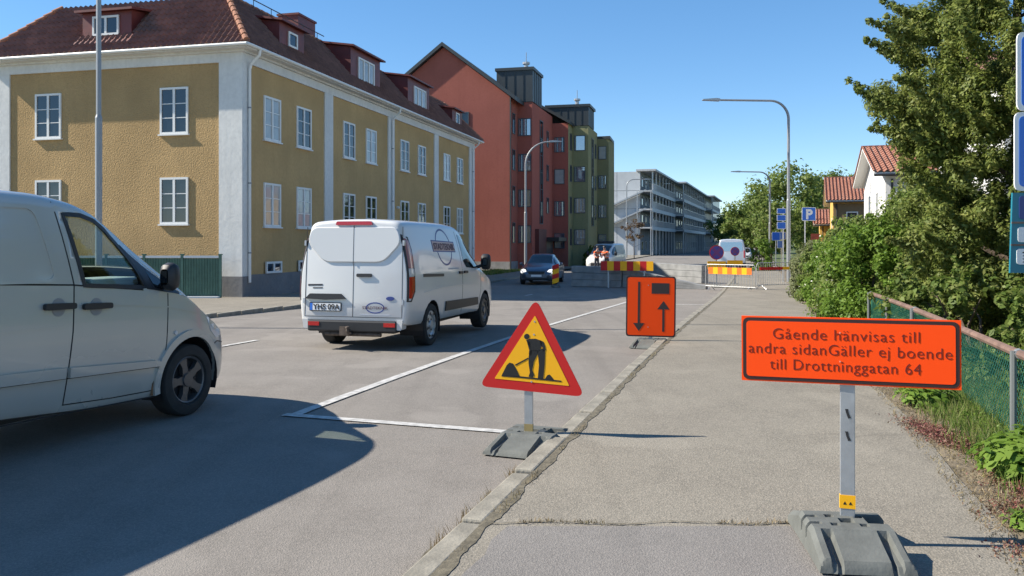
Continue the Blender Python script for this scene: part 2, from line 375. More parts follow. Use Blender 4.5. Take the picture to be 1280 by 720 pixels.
# painted lines
def line(pts, wd, parent=road, dz=.009):
    m = MB(); pts = [Vector(p) for p in pts]; vs = []; Q = [pts[0]]
    for a, b in zip(pts, pts[1:]):
        k = max(1, int((b - a).length / .25)); Q += [a + (b - a) * (i + 1) / k for i in range(k)]
    for i, p in enumerate(Q):
        d = (Q[min(i + 1, len(Q) - 1)] - Q[max(i - 1, 0)]).normalized(); n = Vector((-d.y, d.x)) * wd / 2
        e = random.uniform(-.004, .004)
        for s in (1, -1): vs.append((p.x + n.x * s + e, p.y + n.y * s, gz(p.y) + dz))
    m.add(vs, [(2 * i, 2 * i + 1, 2 * i + 3, 2 * i + 2) for i in range(len(Q) - 1)])
    return m.build('road_marking', PAINT, parent)
line([(-1.98, 7.62), (-2.05 + .2965 * 9, 16.65), (-2.05 + .2965 * 21, 28.65)], .11)
line([(-2.07, 7.65), (-.1, 6.97), (.22, 6.86)], .11, dz=.0092)
for y in (12.9, 22.2, 31.5, 60, 69, 78): line([(-4.42 + .27 * (y - 13.27), y), (-4.42 + .27 * (y - 12.2), y + 1.05)], .1)
line([(4.6, 25.6), (6.0, 25.2)], .1)
# weed-filled crack across the pavement
m = MB(); x = XK(4.4) + .2; vs = []; k = 0
while x < XK(4.4) + 2.15:
    yy = 4.41 + .02 * math.sin(x * 9) + random.uniform(-.008, .008); hw = random.uniform(.002, .009)
    vs += [(x, yy - hw, .1025), (x, yy + hw, .1025)]; x += .03; k += 1
m.add(vs, [(2 * i, 2 * i + 1, 2 * i + 3, 2 * i + 2) for i in range(k - 1)]); m.build('crack', DIRT, walk)

# ------------------------------------------------------------------ windows
WIN = {}
def window_proto(w, h, cols, rows, frame, glass, mid=.09, sill=True, border=.075):
    key = (round(w, 2), round(h, 2), cols, rows, frame.name, glass.name, mid)
    if key in WIN: return WIN[key]
    f = MB(); b = border
    f.box(0, b, -.055, .0, 0, h); f.box(w - b, w, -.055, .0, 0, h)
    f.box(b, w - b, -.054, .0, 0, b); f.box(b, w - b, -.054, .0, h - b, h)
    cw = (w - 2 * b - mid * (cols - 1)) / cols; panes = []
    for i in range(cols):
        u = b + i * (cw + mid)
        if i: f.box(u - mid, u, -.05, 0, b, h - b)
        for j in range(1, rows):
            z = b + (h - 2 * b) * j / rows; f.box(u, u + cw, -.035, 0, z - .014, z + .014)
        g = MB(); g.box(u, u + cw, -.018, -.004, b, h - b); panes.append(g.mesh('pane', glass))
    s = None
    if sill:
        sm = MB(); sm.box(-.05, w + .05, -.10, 0, -.05, -.002); s = sm.mesh('sill', frame)
    WIN[key] = (f.mesh('window', frame), panes, s); return WIN[key]
def place_window(parent, loc, rz, *a, name='window', **k):
    fr, ps, s = window_proto(*a, **k)
    o = mkobj(name, fr, parent, loc, (0, 0, rz))
    for p in ps: mkobj('pane', p, o)
    if s: mkobj('sill', s, o)
    return o

# ------------------------------------------------------------------ ochre building on the left
def tiled(name, O, U, S, N, W, L, mat, parent, clips=(), tw=.22, tl=.34, k=6):
    O, U, S, N = Vector(O), Vector(U), Vector(S), Vector(N)
    nu = int(W / tw * k); us = np.linspace(0, W, nu + 1); nc = int(math.ceil(L / tl)); vs = []; fs = []; n1 = nu + 1
    wave = .052 * np.sin(2 * np.pi * us / tw) + .016 * np.sin(4 * np.pi * us / tw)
    row = 0
    for c in range(nc):
        t0, t1 = c * tl, min(L, (c + 1) * tl)
        for t, hh in ((t0, .02), (t0, .062), (t1, .03)):
            for i in range(n1):
                vs.append(O + U * us[i] + S * t + N * (hh + wave[i] + .004 * math.sin(c * 12.9 + int(us[i] / tw) * 7.3)))
        for r in (0, 1):
            a = (row + r) * n1
            fs += [(a + i, a + i + 1, a + n1 + i + 1, a + n1 + i) for i in range(nu)]
        row += 3
    me = bpy.data.meshes.new(name); me.from_pydata(vs, [], fs)
    if clips:
        bm = bmesh.new(); bm.from_mesh(me)
        for co, no in clips: bmesh.ops.bisect_plane(bm, geom=bm.verts[:] + bm.edges[:] + bm.faces[:], plane_co=co, plane_no=no, clear_outer=True)
        bm.to_mesh(me); bm.free()
    me.materials.append(mat); o = mkobj(name, me, parent); o['kind'] = 'stuff'; return o

RZ = math.atan2(1, .25)
yb = empty('ochre_building', (-9.233, 28.682, -.27), RZ)
tag(yb, 'two-storey ochre plastered building with white pilasters and red tiled roof', 'building')
Z0 = -.27
zz = lambda z: z - Z0
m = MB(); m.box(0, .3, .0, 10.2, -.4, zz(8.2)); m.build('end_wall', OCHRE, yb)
m = MB(); m.box(.3, 27.6, 0, .3, -.4, zz(8.2)); m.build('street_wall', OCHRE_LIFT, yb)
m = MB(); m.box(27.3, 27.6, .3, 10.2, -.4, zz(8.2)); m.box(.3, 27.3, 9.9, 10.2, -.4, zz(8.2)); m.build('back_wall', OCHRE_LIFT, yb)
m = MB(); m.box(.47, 27.66, -.05, 0, -.4, zz(.46)); m.box(-.05, 0, .86, 9.3, -.4, zz(.3)); m.build('plinth', PLINTH, yb)
m = MB(); m.box(-.075, .0, -.075, .85, -.4, zz(.42)); m.box(0, .47, -.075, 0, -.4, zz(.42)); m.build('corner_plinth', PLINTH, yb)
m = MB(); m.box(-.06, 0, -.06, .84, zz(.42), zz(7.76)); m.box(0, .44, -.06, 0, zz(.42), zz(7.76)); m.build('pilaster', WHITEP, yb)
m = MB(); m.box(-.06, 0, 9.55, 10.26, -.4, zz(7.76)); m.build('pilaster', WHITEP, yb)
for a, b in ((6.1, 6.85), (12.88, 13.68), (19.68, 20.4), (26.5, 27.66)):
    m = MB(); m.box(a, b, -.06, 0, zz(.46), zz(7.76)); m.build('pilaster', WHITEP, yb)
m = MB(); m.box(-.07, 0, -.07, 10.27, zz(7.76), zz(8.2)); m.box(0, 27.67, -.07, 0, zz(7.76), zz(8.2)); m.build('frieze', WHITEP, yb)
m = MB()
for i, (o, z0, z1) in enumerate(((.18, 8.08, 8.15), (.46, 8.15, 8.25))):
    m.box(-o, 27.6 + o, -o, .1 + i * .05, zz(z0), zz(z1)); m.box(-o, .1, .1 + i * .05, 10.2 + o, zz(z0), zz(z1)); m.box(27.6 - .1, 27.6 + o, .1 + i * .05, 10.2 + o, zz(z0), zz(z1)); 
m.build('cornice', WHITEP, yb)
m = MB(); m.tube([(-.53, -.53, zz(8.24)), (28.13, -.53, zz(8.24))], .06, 8); m.tube([(-.53, -.53, zz(8.24)), (-.53, 10.73, zz(8.24))], .06, 8); m.build('gutter', WFRAME, yb, smooth=True)
for x in (.3, 13.28, 27.1):
    m = MB(); m.tube([(x, -.53, zz(8.2)), (x, -.5, zz(8.0)), (x, -.2, zz(7.75)), (x, -.13, zz(7.55)), (x, -.13, zz(.2))], .05, 8); m.build('downpipe', WFRAME, yb, smooth=True)
    for z in (6.2, 3.6, 1.2):
        q = MB(); q.tube([(x, -.13, zz(z)), (x, -.13, zz(z) + .05)], .062, 8); q.build('pipe_bracket', POLE, yb)
for i, a in enumerate((1.39, 3.78, 7.88, 10.28, 14.54, 17.09, 21.38, 23.95)):
    g = GLASSB if i in (0, 1) else GLASS
    place_window(yb, (a, -.001, zz(5.27)), 0, 1.17, 1.58, 2, 3, WFRAME, GLASS if i % 3 else GLASSB)
    place_window(yb, (a, -.001, zz(2.15)), 0, 1.17, 1.58, 2, 3, WFRAME, GLASSB if i in (0, 1, 7) else GLASS)
    place_window(yb, (a + .06, -.052, zz(.47)), 0, 1.1, .42, 2, 1, WFRAME, GLASS, sill=False)
for a in (3.18, 8.43):
    for z in (5.36, 2.22): place_window(yb, (-.001, a, zz(z)), -math.pi / 2, 1.12, 1.63, 2, 3, WFRAME, GLASS)
# roof
EO, KI, RI = .50, 2.05, 5.6; zE, zK, zR = zz(8.28), zz(10.55), zz(11.0)
sl_len = math.hypot(KI, zK - zE); cs, sn = KI / sl_len, (zK - zE) / sl_len
x0, x1, y0, y1 = -EO, 27.6 + EO, -EO, 10.2 + EO
d1 = Vector((1, -1, 0)).normalized(); d2 = Vector((1, 1, 0)).normalized()
tiled('roof_tiles', (x0, y1, zE), (0, -1, 0), (cs, 0, sn), (-sn, 0, cs), y1 - y0, sl_len, TILE, yb,
      [((x0, y0, 0), d1), ((x0, y1, 0), d2)])
tiled('roof_tiles', (x0, y0, zE), (1, 0, 0), (0, cs, sn), (0, -sn, cs), x1 - x0, sl_len, TILE, yb,
      [((x0, y0, 0), -d1), ((x1, y0, 0), d2)])
m = MB(); k = [(x0, y0), (x1, y0), (x1, y1), (x0, y1)]; kk = [(x0 + KI, y0 + KI), (x1 - KI, y0 + KI), (x1 - KI, y1 - KI), (x0 + KI, y1 - KI)]
ri = [(x0 + RI, (y0 + y1) / 2), (x1 - RI, (y0 + y1) / 2)]
V = [(*p, zE - .04) for p in k] + [(*p, zK) for p in kk] + [(*p, zR) for p in ri] + [(*p, zE - .04) for p in k]
m.add(V, [(1, 2, 6, 5), (2, 3, 7, 6), (4, 5, 9, 8), (5, 6, 9), (6, 7, 8, 9), (7, 4, 8)]); 
m.add([(x0 + .01, y0 + .01, zE - .06), (x1 - .01, y0 + .01, zE - .06), (x1 - .01, y1 - .01, zE - .06), (x0 + .01, y1 - .01, zE - .06)], [(3, 2, 1, 0)])
m.build('roof', TILE, yb, fix=False)
cap = MB(); cap.tube([(0, 0, 0), (.42, 0, -.02)], [.115, .095], 10); capm = cap.mesh('ridge_tile', RIDGE, smooth=True); 
for a, b in (((x0, y0, zE), (x0 + KI, y0 + KI, zK)), ((x0, y1, zE), (x0 + KI, y1 - KI, zK)), ((x1, y0, zE), (x1 - KI, y0 + KI, zK))):
    a, b = Vector(a), Vector(b); d = (b - a); n = int(d.length / .36); d.normalize()
    for i in range(n):
        p = a + d * (i * .36 + .02) + Vector((0, 0, .06)); mkobj('ridge_tile', capm, yb, p, d.to_track_quat('X', 'Z').to_euler())
a, b = Vector((x0 + KI, y0 + KI, zK)), Vector((x1 - KI, y0 + KI, zK)); n = int((b - a).length / .38)
m = MB()
for i in range(n): m.tube([a + Vector((i * .38, 0, .03)), a + Vector((i * .38 + .42, 0, .02))], [.10, .085], 6)
m.build('kink_tiles', RIDGE, yb, smooth=True)['kind'] = 'stuff'
m = MB(); m.tube([(x0 + KI, y0 + KI - .1, zK + .3), (9, y0 + KI - .1, zK + .3)], .02, 6)
for i in range(6): m.tube([(x0 + KI + .3 + i * 1.3, y0 + KI - .1, zK - .1), (x0 + KI + .3 + i * 1.3, y0 + KI - .1, zK + .3)], .015, 5)
m.build('snow_guard', BLACK, yb)
def dormer(u0, u1, zt, wu0, wu1, wz0, wz1, side, cols, face=.1):
    # local: u along the facade, v inwards; side 's' street, 'e' end
    Mx = Matrix.Identity(4) if side == 's' else Matrix(((0, 1, 0, 0), (1, 0, 0, 0), (0, 0, 1, 0), (0, 0, 0, 1)))
    f = lambda u, v, z: Mx @ Vector((u, v, z))
    zb = zE + (face + EO) / KI * (zK - zE) - .1; zt = zz(zt); back = face + 2.2
    m = MB(); V = [f(u, v, z) for v in (face, back) for u, z in ((u0, zb), (u1, zb), (u1, zt), (u0, zt))]
    V[4].z = V[5].z = zt - .3; V[6].z = V[7].z = zt + .3
    m.add(V, [(0, 1, 2, 3), (4, 7, 6, 5), (0, 3, 7, 4), (1, 5, 6, 2), (3, 2, 6, 7), (0, 4, 5, 1)])
    d = m.build('dormer', REDM, yb)
    m = MB(); V = [f(u, v, z) for u in (u0 - .18, u1 + .18) for v, z in ((face - .22, zt - .02), (back, zt + .34), (back, zt + .42), (face - .22, zt + .06))]
    m.add(V, [(0, 1, 2, 3), (7, 6, 5, 4), (0, 3, 7, 4), (3, 2, 6, 7), (2, 1, 5, 6), (1, 0, 4, 5)]); m.build('dormer_roof', REDM, d)
    m = MB(); V = [f(u, v, z) for u in (u0 - .15, u1 + .15) for v, z in ((face - .32, zb - .22), (face + .05, zb + .18), (face + .05, zb + .21), (face - .32, zb - .17))]
    m.add(V, [(0, 1, 2, 3), (7, 6, 5, 4), (0, 3, 7, 4), (3, 2, 6, 7), (2, 1, 5, 6), (1, 0, 4, 5)]); m.build('flashing', REDM, d)
    if side == 's': place_window(d, (wu0, face - .001, zz(wz0)), 0, wu1 - wu0, wz1 - wz0, cols, 1, WFRAME, GLASSB if cols == 3 else GLASS, sill=False)
    else: place_window(d, (face - .001, wu1, zz(wz0)), -math.pi / 2, wu1 - wu0, wz1 - wz0, cols, 1, WFRAME, GLASS, sill=False)
dormer(2.7, 4.6, 9.85, 3.33, 4.02, 9.05, 9.62, 's', 1)
dormer(8.9, 12.2, 10.3, 9.65, 11.45, 8.88, 10.0, 's', 3)
dormer(15.9, 19.2, 10.3, 16.75, 18.6, 8.85, 9.98, 's', 3)
dormer(23.4, 25.3, 9.8, 24.05, 24.75, 8.95, 9.65, 's', 1)
dormer(4.45, 6.5, 9.85, 4.95, 6.05, 9.0, 9.7, 'e', 2)
m = MB(); m.box(12.3, 14.1, 4.5, 5.6, zz(10.7), zz(12.9)); m.box(12.24, 14.16, 4.44, 5.66, zz(12.9), zz(13.0)); m.build('chimney', REDM, yb)
m = MB(); m.box(19.9, 20.9, 4.2, 5.2, zz(10.6), zz(12.0)); m.build('chimney', REDM, yb)
m = MB(); m.lathe([(.0, 0), (.07, 0), (.07, .12), (0, .12)], 12, axis='y', c=(14.1, -.13, zz(3.35))); m.build('wall_lamp', WFRAME, yb)

# green steel fence beside it
gf = empty('steel_fence', (-9.75, 28.1, gz(28) + .1)); tag(gf, 'low green corrugated steel fence joining the corner of the ochre building', 'fence')
RIB = MB(); n = 24
for i in range(n):
    a, b = -1.27 * i / n, -1.27 * (i + 1) / n; mid = (a + b) / 2; q = (b - a) * .22
    RIB.add([(a, 0, .02), (a + q, -.03, .02), (b - q, -.03, .02), (b, 0, .02), (a, 0, 1.32), (a + q, -.03, 1.32), (b - q, -.03, 1.32), (b, 0, 1.32)], [(0, 1, 5, 4), (1, 2, 6, 5), (2, 3, 7, 6)])
ribm = RIB.mesh('sheet_panel', GREENF)
pm = MB(); pm.box(-.04, .04, -.06, .02, 0, 1.42); pm.box(-.06, .06, -.08, .04, 1.42, 1.46); postm = pm.mesh('post', GREENF)
rl = MB(); rl.box(-1.22, -.05, -.055, .015, 1.325, 1.40); railm = rl.mesh('top_rail', WFRAME)
for i in range(12):
    mkobj('sheet_panel', ribm, gf, (-1.27 * i, 0, 0)); mkobj('post', postm, gf, (-1.27 * i, 0, 0)); mkobj('top_rail', railm, gf, (-1.27 * i, 0, 0))
m = MB(); m.box(-1.4, 0, -.3, -.02, 0, .05); m.build('footing', WFRAME, gf)

# ------------------------------------------------------------------ red and green apartment buildings
RED = stucco('red plaster', (.32, .112, .086), .06, 8, .08); RED_LIFT = stucco('red plaster lifted for shade', (.37, .122, .094), .06, 8, .08)  # bay red is lightened to make up for weak fill in the shade
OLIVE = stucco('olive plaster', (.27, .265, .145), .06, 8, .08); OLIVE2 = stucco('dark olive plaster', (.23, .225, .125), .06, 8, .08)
DMETAL = plain('dark sheet metal', (.045, .055, .06), .5, .3); GREYW = plain('grey window frame', (.07, .08, .09), .5); 
def wall_prism(name, plan, z0, z1, mat, parent):
    m = MB(); m.prism(plan, lambda u, v: (u, v, z0), lambda u, v: (u, v, z1)); return m.build(name, mat, parent)
def seamed_box(name, plan, z0, z1, parent, step=.55):
    b = wall_prism(name, plan, z0, z1, DMETAL, parent); m = MB()
    for i in range(len(plan)):
        p, q = Vector(plan[i]), Vector(plan[(i + 1) % len(plan)]); d = q - p; n = int(d.length / step)
        for j in range(1, n):
            c = p + d * j / n; m.box(c.x - .025, c.x + .025, c.y - .03, c.y + .03, z0, z1 - .02)
    m.build('standing_seam', DMETAL, b)['kind'] = 'stuff'
    cx = sum(p[0] for p in plan) / len(plan); cy = sum(p[1] for p in plan) / len(plan)
    wall_prism('box_roof', [(cx + (p[0] - cx) * 1.07, cy + (p[1] - cy) * 1.06) for p in plan], z1, z1 + .22, DMETAL, b)
    m = MB(); m.tube([(cx + .5, cy, z1 + .2), (cx + .5, cy, z1 + .8)], .16, 8); m.tube([(cx + .5, cy, z1 + .8), (cx + .5, cy, z1 + .95)], .28, 8); m.tube([(cx + .5, cy, z1 + .95), (cx + .5, cy, z1 + 1.7)], .03, 5); m.build('roof_vent', GALV, b)
    return b
DS = Vector((.2425, .9701)); GD = Vector((-.9701, .2425))
P0 = Vector((-.17, 59.75)); P1 = P0 + DS * 2.42; P2 = P1 - GD * 1.1; P3 = P2 + DS * 7.6; P4 = P3 - GD * 1.32; P5 = P4 + DS * 1.95
P6 = P5 - GD * 1.35; P7 = P6 + DS * 5.3; P8 = P7 - GD * 1.02; P9 = P8 + DS * 4
T = lambda v: (v.x, v.y)
rb = empty('red_building', (0, 0, 0)); tag(rb, 'tall red rendered apartment house with steep gable beyond the ochre building', 'building')
G = P0 + GD * 9.9
wall_prism('gable_wall', [T(P0), T(P1), T(P1 + GD * 9.9), T(G)], -.8, 12.0, RED, rb)
m = MB(); gp = [(0, 12.0), (9.9, 12.0), (4.95, 15.75)]
m.prism(gp, lambda u, v: (*T(P0 + GD * u), v), lambda u, v: (*T(P0 + GD * u + DS * 17), v)); m.build('gable', RED, rb)
m = MB()
for s in (0, 1):
    a = (4.95, 15.8); b = (-.5, 11.66) if s == 0 else (10.4, 11.66)
    poly = [a, b, (b[0], b[1] + .3), (a[0], a[1] + .28)]
    m.prism(poly, lambda u, v: (*T(P0 + GD * u - DS * .35), v), lambda u, v: (*T(P0 + GD * u + DS * 17.2), v))
m.build('roof', DMETAL, rb)
wall_prism('bay_wall', [T(P1 + DS * .004), T(P2), T(P3), T(P3 + GD * 6), T(P1 + GD * 4)], -.8, 11.95, RED_LIFT, rb)
wall_prism('bay_wall', [T(P3 + DS * .004), T(P4), T(P4 + DS * 1.95), T(P4 + DS * 1.95 + GD * 8), T(P3 + GD * 3)], -.8, 11.4, RED_LIFT, rb)
wall_prism('plinth', [T(P0 - DS * .03 - GD * .03), T(P1 - GD * .03), T(P1 + GD), T(P0 + GD * 9.9 - DS * .03)], -.8, .23, CONC, rb)
seamed_box('roof_box', [T(P1 + GD * 1.6 - DS * .05), T(P2 + GD * -.05 - DS * .05), T(P2 + DS * 3.2 - GD * .05), T(P2 + DS * 3.2 + GD * 2.7)], 11.97, 14.3, rb)
ang_c = math.atan2(-GD.y, -GD.x); ang_s = math.atan2(DS.y, DS.x)
def wins(parent, origin, ang, offs, w, h, zs, glass=GLASS):
    d = Vector((math.cos(ang), math.sin(ang))); n = Vector((d.y, -d.x))
    for z in zs:
        for o in offs:
            p = origin + d * o + n * .002; place_window(parent, (p.x, p.y, z), ang, w, h, 1, 1, GREYW, random.choice((GLASSR, GLASSR, GLASSR, GLASSB)) if glass is None else glass, sill=False, border=.06)
ZS = (1.55, 4.2, 6.83, 9.45)
wins(rb, P0, ang_s, (.75,), .75, 1.5, ZS); wins(rb, P1, ang_c, (.06,), .97, 1.3, ZS, None)
wins(rb, P3, ang_c, (.17,), .85, 1.25, [z - .45 for z in ZS], None); wins(rb, P0 + GD * 3.57, ang_c, (0,), .55, 1.35, (9.65,))
n_ = Vector((DS.y, -DS.x))
for (o, zb, zt, ww) in ((2.6, 3.0, 11, .7),):
    p = P2 + DS * o; place_window(rb, (p.x + n_.x * .002, p.y + n_.y * .002, zb), ang_s, 1.1, zt - zb, 1, 6, GREYW, GLASS, sill=False, name='stair_window')
for z in (9.2, 6.5, 3.9): p = P2 + DS * 5.2; place_window(rb, (p.x + n_.x * .002, p.y + n_.y * .002, z), ang_s, .7, 1.3, 1, 1, GREYW, GLASS, sill=False, border=.06)
p = P2 + DS * 1.0; q = P2 + DS * 3.8
m = MB(); m.prism([T(p - GD * .3), T(q - GD * .3), T(q), T(p)], lambda u, v: (u, v, -.6), lambda u, v: (u, v, 2.6)); m.build('entrance_porch', plain('maroon panel', (.10, .02, .018), .6), rb)
p = P2 + DS * 4.2; q = P3; m = MB(); m.prism([T(p - GD * 1.2), T(q - GD * 1.2), T(q), T(p)], lambda u, v: (u, v, 1.7), lambda u, v: (u, v, 2.0)); m.build('canopy', BLACK, rb)
m = MB(); m.prism([T(p - GD * .05), T(q - GD * .05), T(q), T(p)], lambda u, v: (u, v, -.45), lambda u, v: (u, v, 1.7)); m.build('door', GREYW, rb)
m = MB(); m.tube([(*T(P0 - DS * .05 - GD * .08), 11.9), (*T(P0 - DS * .05 - GD * .08), -.3)], .06, 6); m.build('downpipe', BLACK, rb)
gb = empty('olive_building', (0, 0, 0)); tag(gb, 'tall olive green apartment block adjoining the red one', 'building')
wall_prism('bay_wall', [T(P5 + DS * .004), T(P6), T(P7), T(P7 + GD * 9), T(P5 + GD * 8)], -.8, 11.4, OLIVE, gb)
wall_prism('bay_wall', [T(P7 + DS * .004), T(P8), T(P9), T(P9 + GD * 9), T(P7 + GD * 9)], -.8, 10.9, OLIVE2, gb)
wall_prism('corner_strip', [T(P4 - GD * .01 + DS * .02), T(P5 - GD * .01 - DS * .01), T(P5 + GD * .03), T(P4 + GD * .03 + DS * .02)], -.8, 11.42, OLIVE, gb)
wall_prism('roof', [T(P7 + DS * .03 - GD * .2), T(P8 - GD * .15 - DS * .1), T(P9), T(P9 + GD * 9), T(P7 + GD * 9)], 10.9, 11.15, DMETAL, gb)
m = MB()
poly = [(4.95, 14.3), (-.2, 11.3), (-.2, 11.55), (4.95, 14.55)]
for A_, s0, s1 in ((P3, -.2, 9),): m.prism(poly, lambda u, v: (*T(A_ + GD * (u - 1.3) + DS * s0), v), lambda u, v: (*T(A_ + GD * (u - 1.3) + DS * s1), v))
m.build('roof', DMETAL, gb)
seamed_box('roof_box', [T(P5 + GD * 2.2 - DS * .05), T(P6 - GD * .05 - DS * .05), T(P6 + DS * 3.0 - GD * .05), T(P6 + DS * 3.0 + GD * 3.3)], 11.42, 13.0, gb)
wins(gb, P5, ang_c, (.16,), .95, 1.3, [z - .15 for z in ZS], None); wins(gb, P7, ang_c, (.1,), .72, 1.2, [z - .4 for z in ZS], None)
wins(gb, P4, ang_s, (.7,), .75, 1.4, [z - .2 for z in ZS])
p = P6 + DS * 1.8; place_window(gb, (p.x + n_.x * .002, p.y + n_.y * .002, 3), ang_s, 1.0, 7.6, 1, 6, GREYW, GLASS, sill=False, name='stair_window')
for z in (9, 6.2, 3.6): p = P6 + DS * 3.7; place_window(gb, (p.x + n_.x * .002, p.y + n_.y * .002, z), ang_s, .7, 1.3, 1, 1, GREYW, GLASS, sill=False, border=.06)

# ------------------------------------------------------------------ grey apartment block with access galleries
CLAD = plain('pale grey cladding', (.44, .46, .48), .6, var=.06, scale=1); BANDW = plain('pale balcony front', (.40, .41, .42), .6, var=.1, scale=2); DGREY = plain('dark grey facade', (.15, .16, .17), .7, var=.2, scale=.8)
gk = empty('grey_apartment_block', (22.0, 131.0, -.45), math.atan2(1, .32)); tag(gk, 'long pale grey apartment block with stacked access galleries in the distance', 'building')
m = MB(); m.box(0, 105, 2.0, 13, -.3, 13.2); m.build('body', DGREY, gk)
pn = {}
for r_ in range(4):
    for c_ in range(3):
        q = MB(); h0 = (-.3, 4.5, 7.4, 10.25)[r_]; h1 = (4.44, 7.34, 10.19, 13.2)[r_]; q.box(-.08, -.002, 2.0 + c_ * 3.7, 2.0 + c_ * 3.7 + 3.64, h0, h1); q.build('cladding_panel', CLAD, gk)
secs = ((0, 29, 0), (29.1, 77, -1.6), (77.1, 105, -3.2))
wm = {}
for xa, xb, dy in secs:
    if dy:
        m = MB(); m.box(xa, xb, 2.0 + dy, 1.995, -.3, 13.19); m.build('projection', DGREY, gk)
    m = MB(); m.box(xa - .6, xb + .1, dy - .5, 2.6 + dy, 13.22, 13.5); m.build('roof_edge', BANDW, gk)
    for z in (4.45, 7.3, 10.15):
        m = MB(); m.box(xa - 1.4 if xa == 0 else xa - .05, xb, dy, 1.99 + dy, z - .2, z); m.build('gallery_floor', BANDW, gk)
        m = MB(); m.box(xa - 1.45 if xa == 0 else xa - .1, xb, dy - .06, dy - .002, z - .45, z + .12); m.build('gallery_front', BANDW, gk)
        m = MB(); x = xa
        while x < xb: m.box(x, x + .04, dy, dy + .04, z + .12, z + 1.1); x += .35
        m.box(xa, xb, dy - .02, dy + .05, z + 1.1, z + 1.16); m.build('railing', GALV, gk)
    x = xa + .1
    while x < xb:
        m = MB(); m.box(x, x + .18, dy + .02, dy + .2, -.2, 13.2); m.build('column', GALV, gk); x += 4.0
    x = xa + 1.2
    while x < xb - 2:
        for z in (.8, 5.1, 8.0, 10.9): place_window(gk, (x, 1.998 + dy, z), 0, 1.5, 1.5, 1, 1, GALV, GLASS, sill=False)
        x += 4.0
for z0, z1 in ((4.45, 7.3), (7.3, 10.15)):
    m = MB(); m.prism([(0, z1 - .1), (5.2, z0 + .5), (5.2, z0 + .75), (0, z1 + .15)], lambda u, v: (-1.4, 1 + u, v), lambda u, v: (-.15, 1 + u, v)); m.build('stair_flight', GALV, gk)
    m = MB(); m.box(-1.4, -.1, 6.1, 7.6, z0 + .55, z0 + .75); m.box(-1.45, -1.4, 6.1, 7.6, z0 + .5, z0 + 1.6); m.build('stair_landing', GALV, gk)
m = MB(); [m.box(-1.42, -1.3, y, y + .12, -.2, 10.2) for y in (.1, 2.2, 7.5)]; m.build('stair_posts', GALV, gk)

# ------------------------------------------------------------------ houses on the right
WHITEH = stucco('white house render', (.72, .71, .69), .05, 8, .05); YELH = stucco('yellow house render', (.62, .40, .12), .05, 8); BRNH = stucco('brown panelling', (.20, .145, .085), .1, 12)
def house(name, label, loc, rz, L, D, ze, zr, wmat, rmat, side=None, wins_=()):
    """gable towards -x local (local x away from the street), long side facing -y"""
    h = empty(name, loc, rz); tag(h, label, 'house')
    m = MB(); m.box(0, L, 0, D, -.3, ze); m.build('wall', wmat, h)
    m = MB(); m.prism([(0, ze), (D, ze), (D / 2, zr)], lambda u, v: (.0, u, v), lambda u, v: (L, u, v)); m.build('gable', wmat, h)
    m = MB(); sl = (zr - ze) / (D / 2)
    tl_ = math.hypot(D / 2 + .45, (D / 2 + .45) * sl); c_, s_ = (D / 2 + .45) / tl_, (D / 2 + .45) * sl / tl_
    for s in (0, 1):
        b = (-.45, ze - .45 * sl) if s == 0 else (D + .45, ze - .45 * sl); a = (D / 2, zr)
        m.prism([a, b, (b[0], b[1] + .12), (a[0], a[1] + .12)], lambda u, v: (-.5, u, v), lambda u, v: (L + .5, u, v))
    m.build('roof', WFRAME, h)
    tiled('roof_tiles', (-.55, -.5, ze - .45 * sl + .12), (1, 0, 0), (0, c_, s_), (0, -s_, c_), L + 1.1, tl_, rmat, h, tw=.25, tl=.36, k=4)
    m = MB(); m.prism([(D / 2, zr + .14), (D + .5, ze - .45 * sl + .13), (D + .5, ze - .45 * sl + .2), (D / 2, zr + .21)], lambda u, v: (-.55, u, v), lambda u, v: (L + .55, u, v)); m.build('back_roof_tiles', rmat, h)
    m = MB(); m.tube([(-.5, -.5, ze - .45 * sl), (L + .5, -.5, ze - .45 * sl)], .06, 6); m.tube([(.25, -.12, ze - .3), (.25, -.12, 0)], .05, 6); m.build('gutter', BLACK, h)
    if side:
        m = MB(); m.box(.02, L, -.06, -.002, .0, ze - .3); m.build('panelling', side, h)
    for (pl, u, z, ww, hh) in wins_:
        if pl == 's': place_window(h, (u, -.065 if side else -.003, z), 0, ww, hh, 1, 2, WFRAME, GLASS, sill=False)
        else: place_window(h, (-.003, u + ww, z), -math.pi / 2, ww, hh, 2, 1, WFRAME, GLASS, sill=False)
    return h
RH = math.atan2(1, .306) - math.pi / 2
house('white_house', 'small white house with orange tiled roof beyond the hedge', (16.0, 36, -.3), RH, 11, 8.4, 4.9, 6.3, WHITEH, TILE2, None, (('e', 2, 3.0, 1.0, 1.2), ('e', 5, 3.0, 1.0, 1.2), ('e', 3.6, .8, 1.0, 1.2), ('s', 3, 3, 1.2, 1.3), ('s', 7, 3, 1.2, 1.3)))
house('white_villa', 'white rendered villa seen in patches through the conifer', (12.9, 22, -.1), RH, 10, 9, 6.0, 7.4, WHITEH, TILE, None, (('s', 2, 4, 1.2, 1.3), ('s', 6, 4, 1.2, 1.3), ('s', 2, 1, 1.2, 1.3)))
yh = house('yellow_house', 'yellow house with brown side wall and orange roof farther along the street', (23.7, 62, -.35), RH - .04, 10, 8.5, 5.1, 6.9, YELH, TILE2, BRNH, (('s', .9, 2.9, .8, 1.3), ('e', 2, 2.6, .9, 1.2)))
o = house('yellow_annex', 'low yellow gabled annex with a red balcony beside the yellow house', (26.2, 71.5, -.35), RH - .04, 6, 4.6, 3.6, 4.7, YELH, TILE2, None, ())
m = MB(); m.box(-.7, -.01, .6, 4.0, 1.5, 2.7); m.build('balcony', REDM, o)

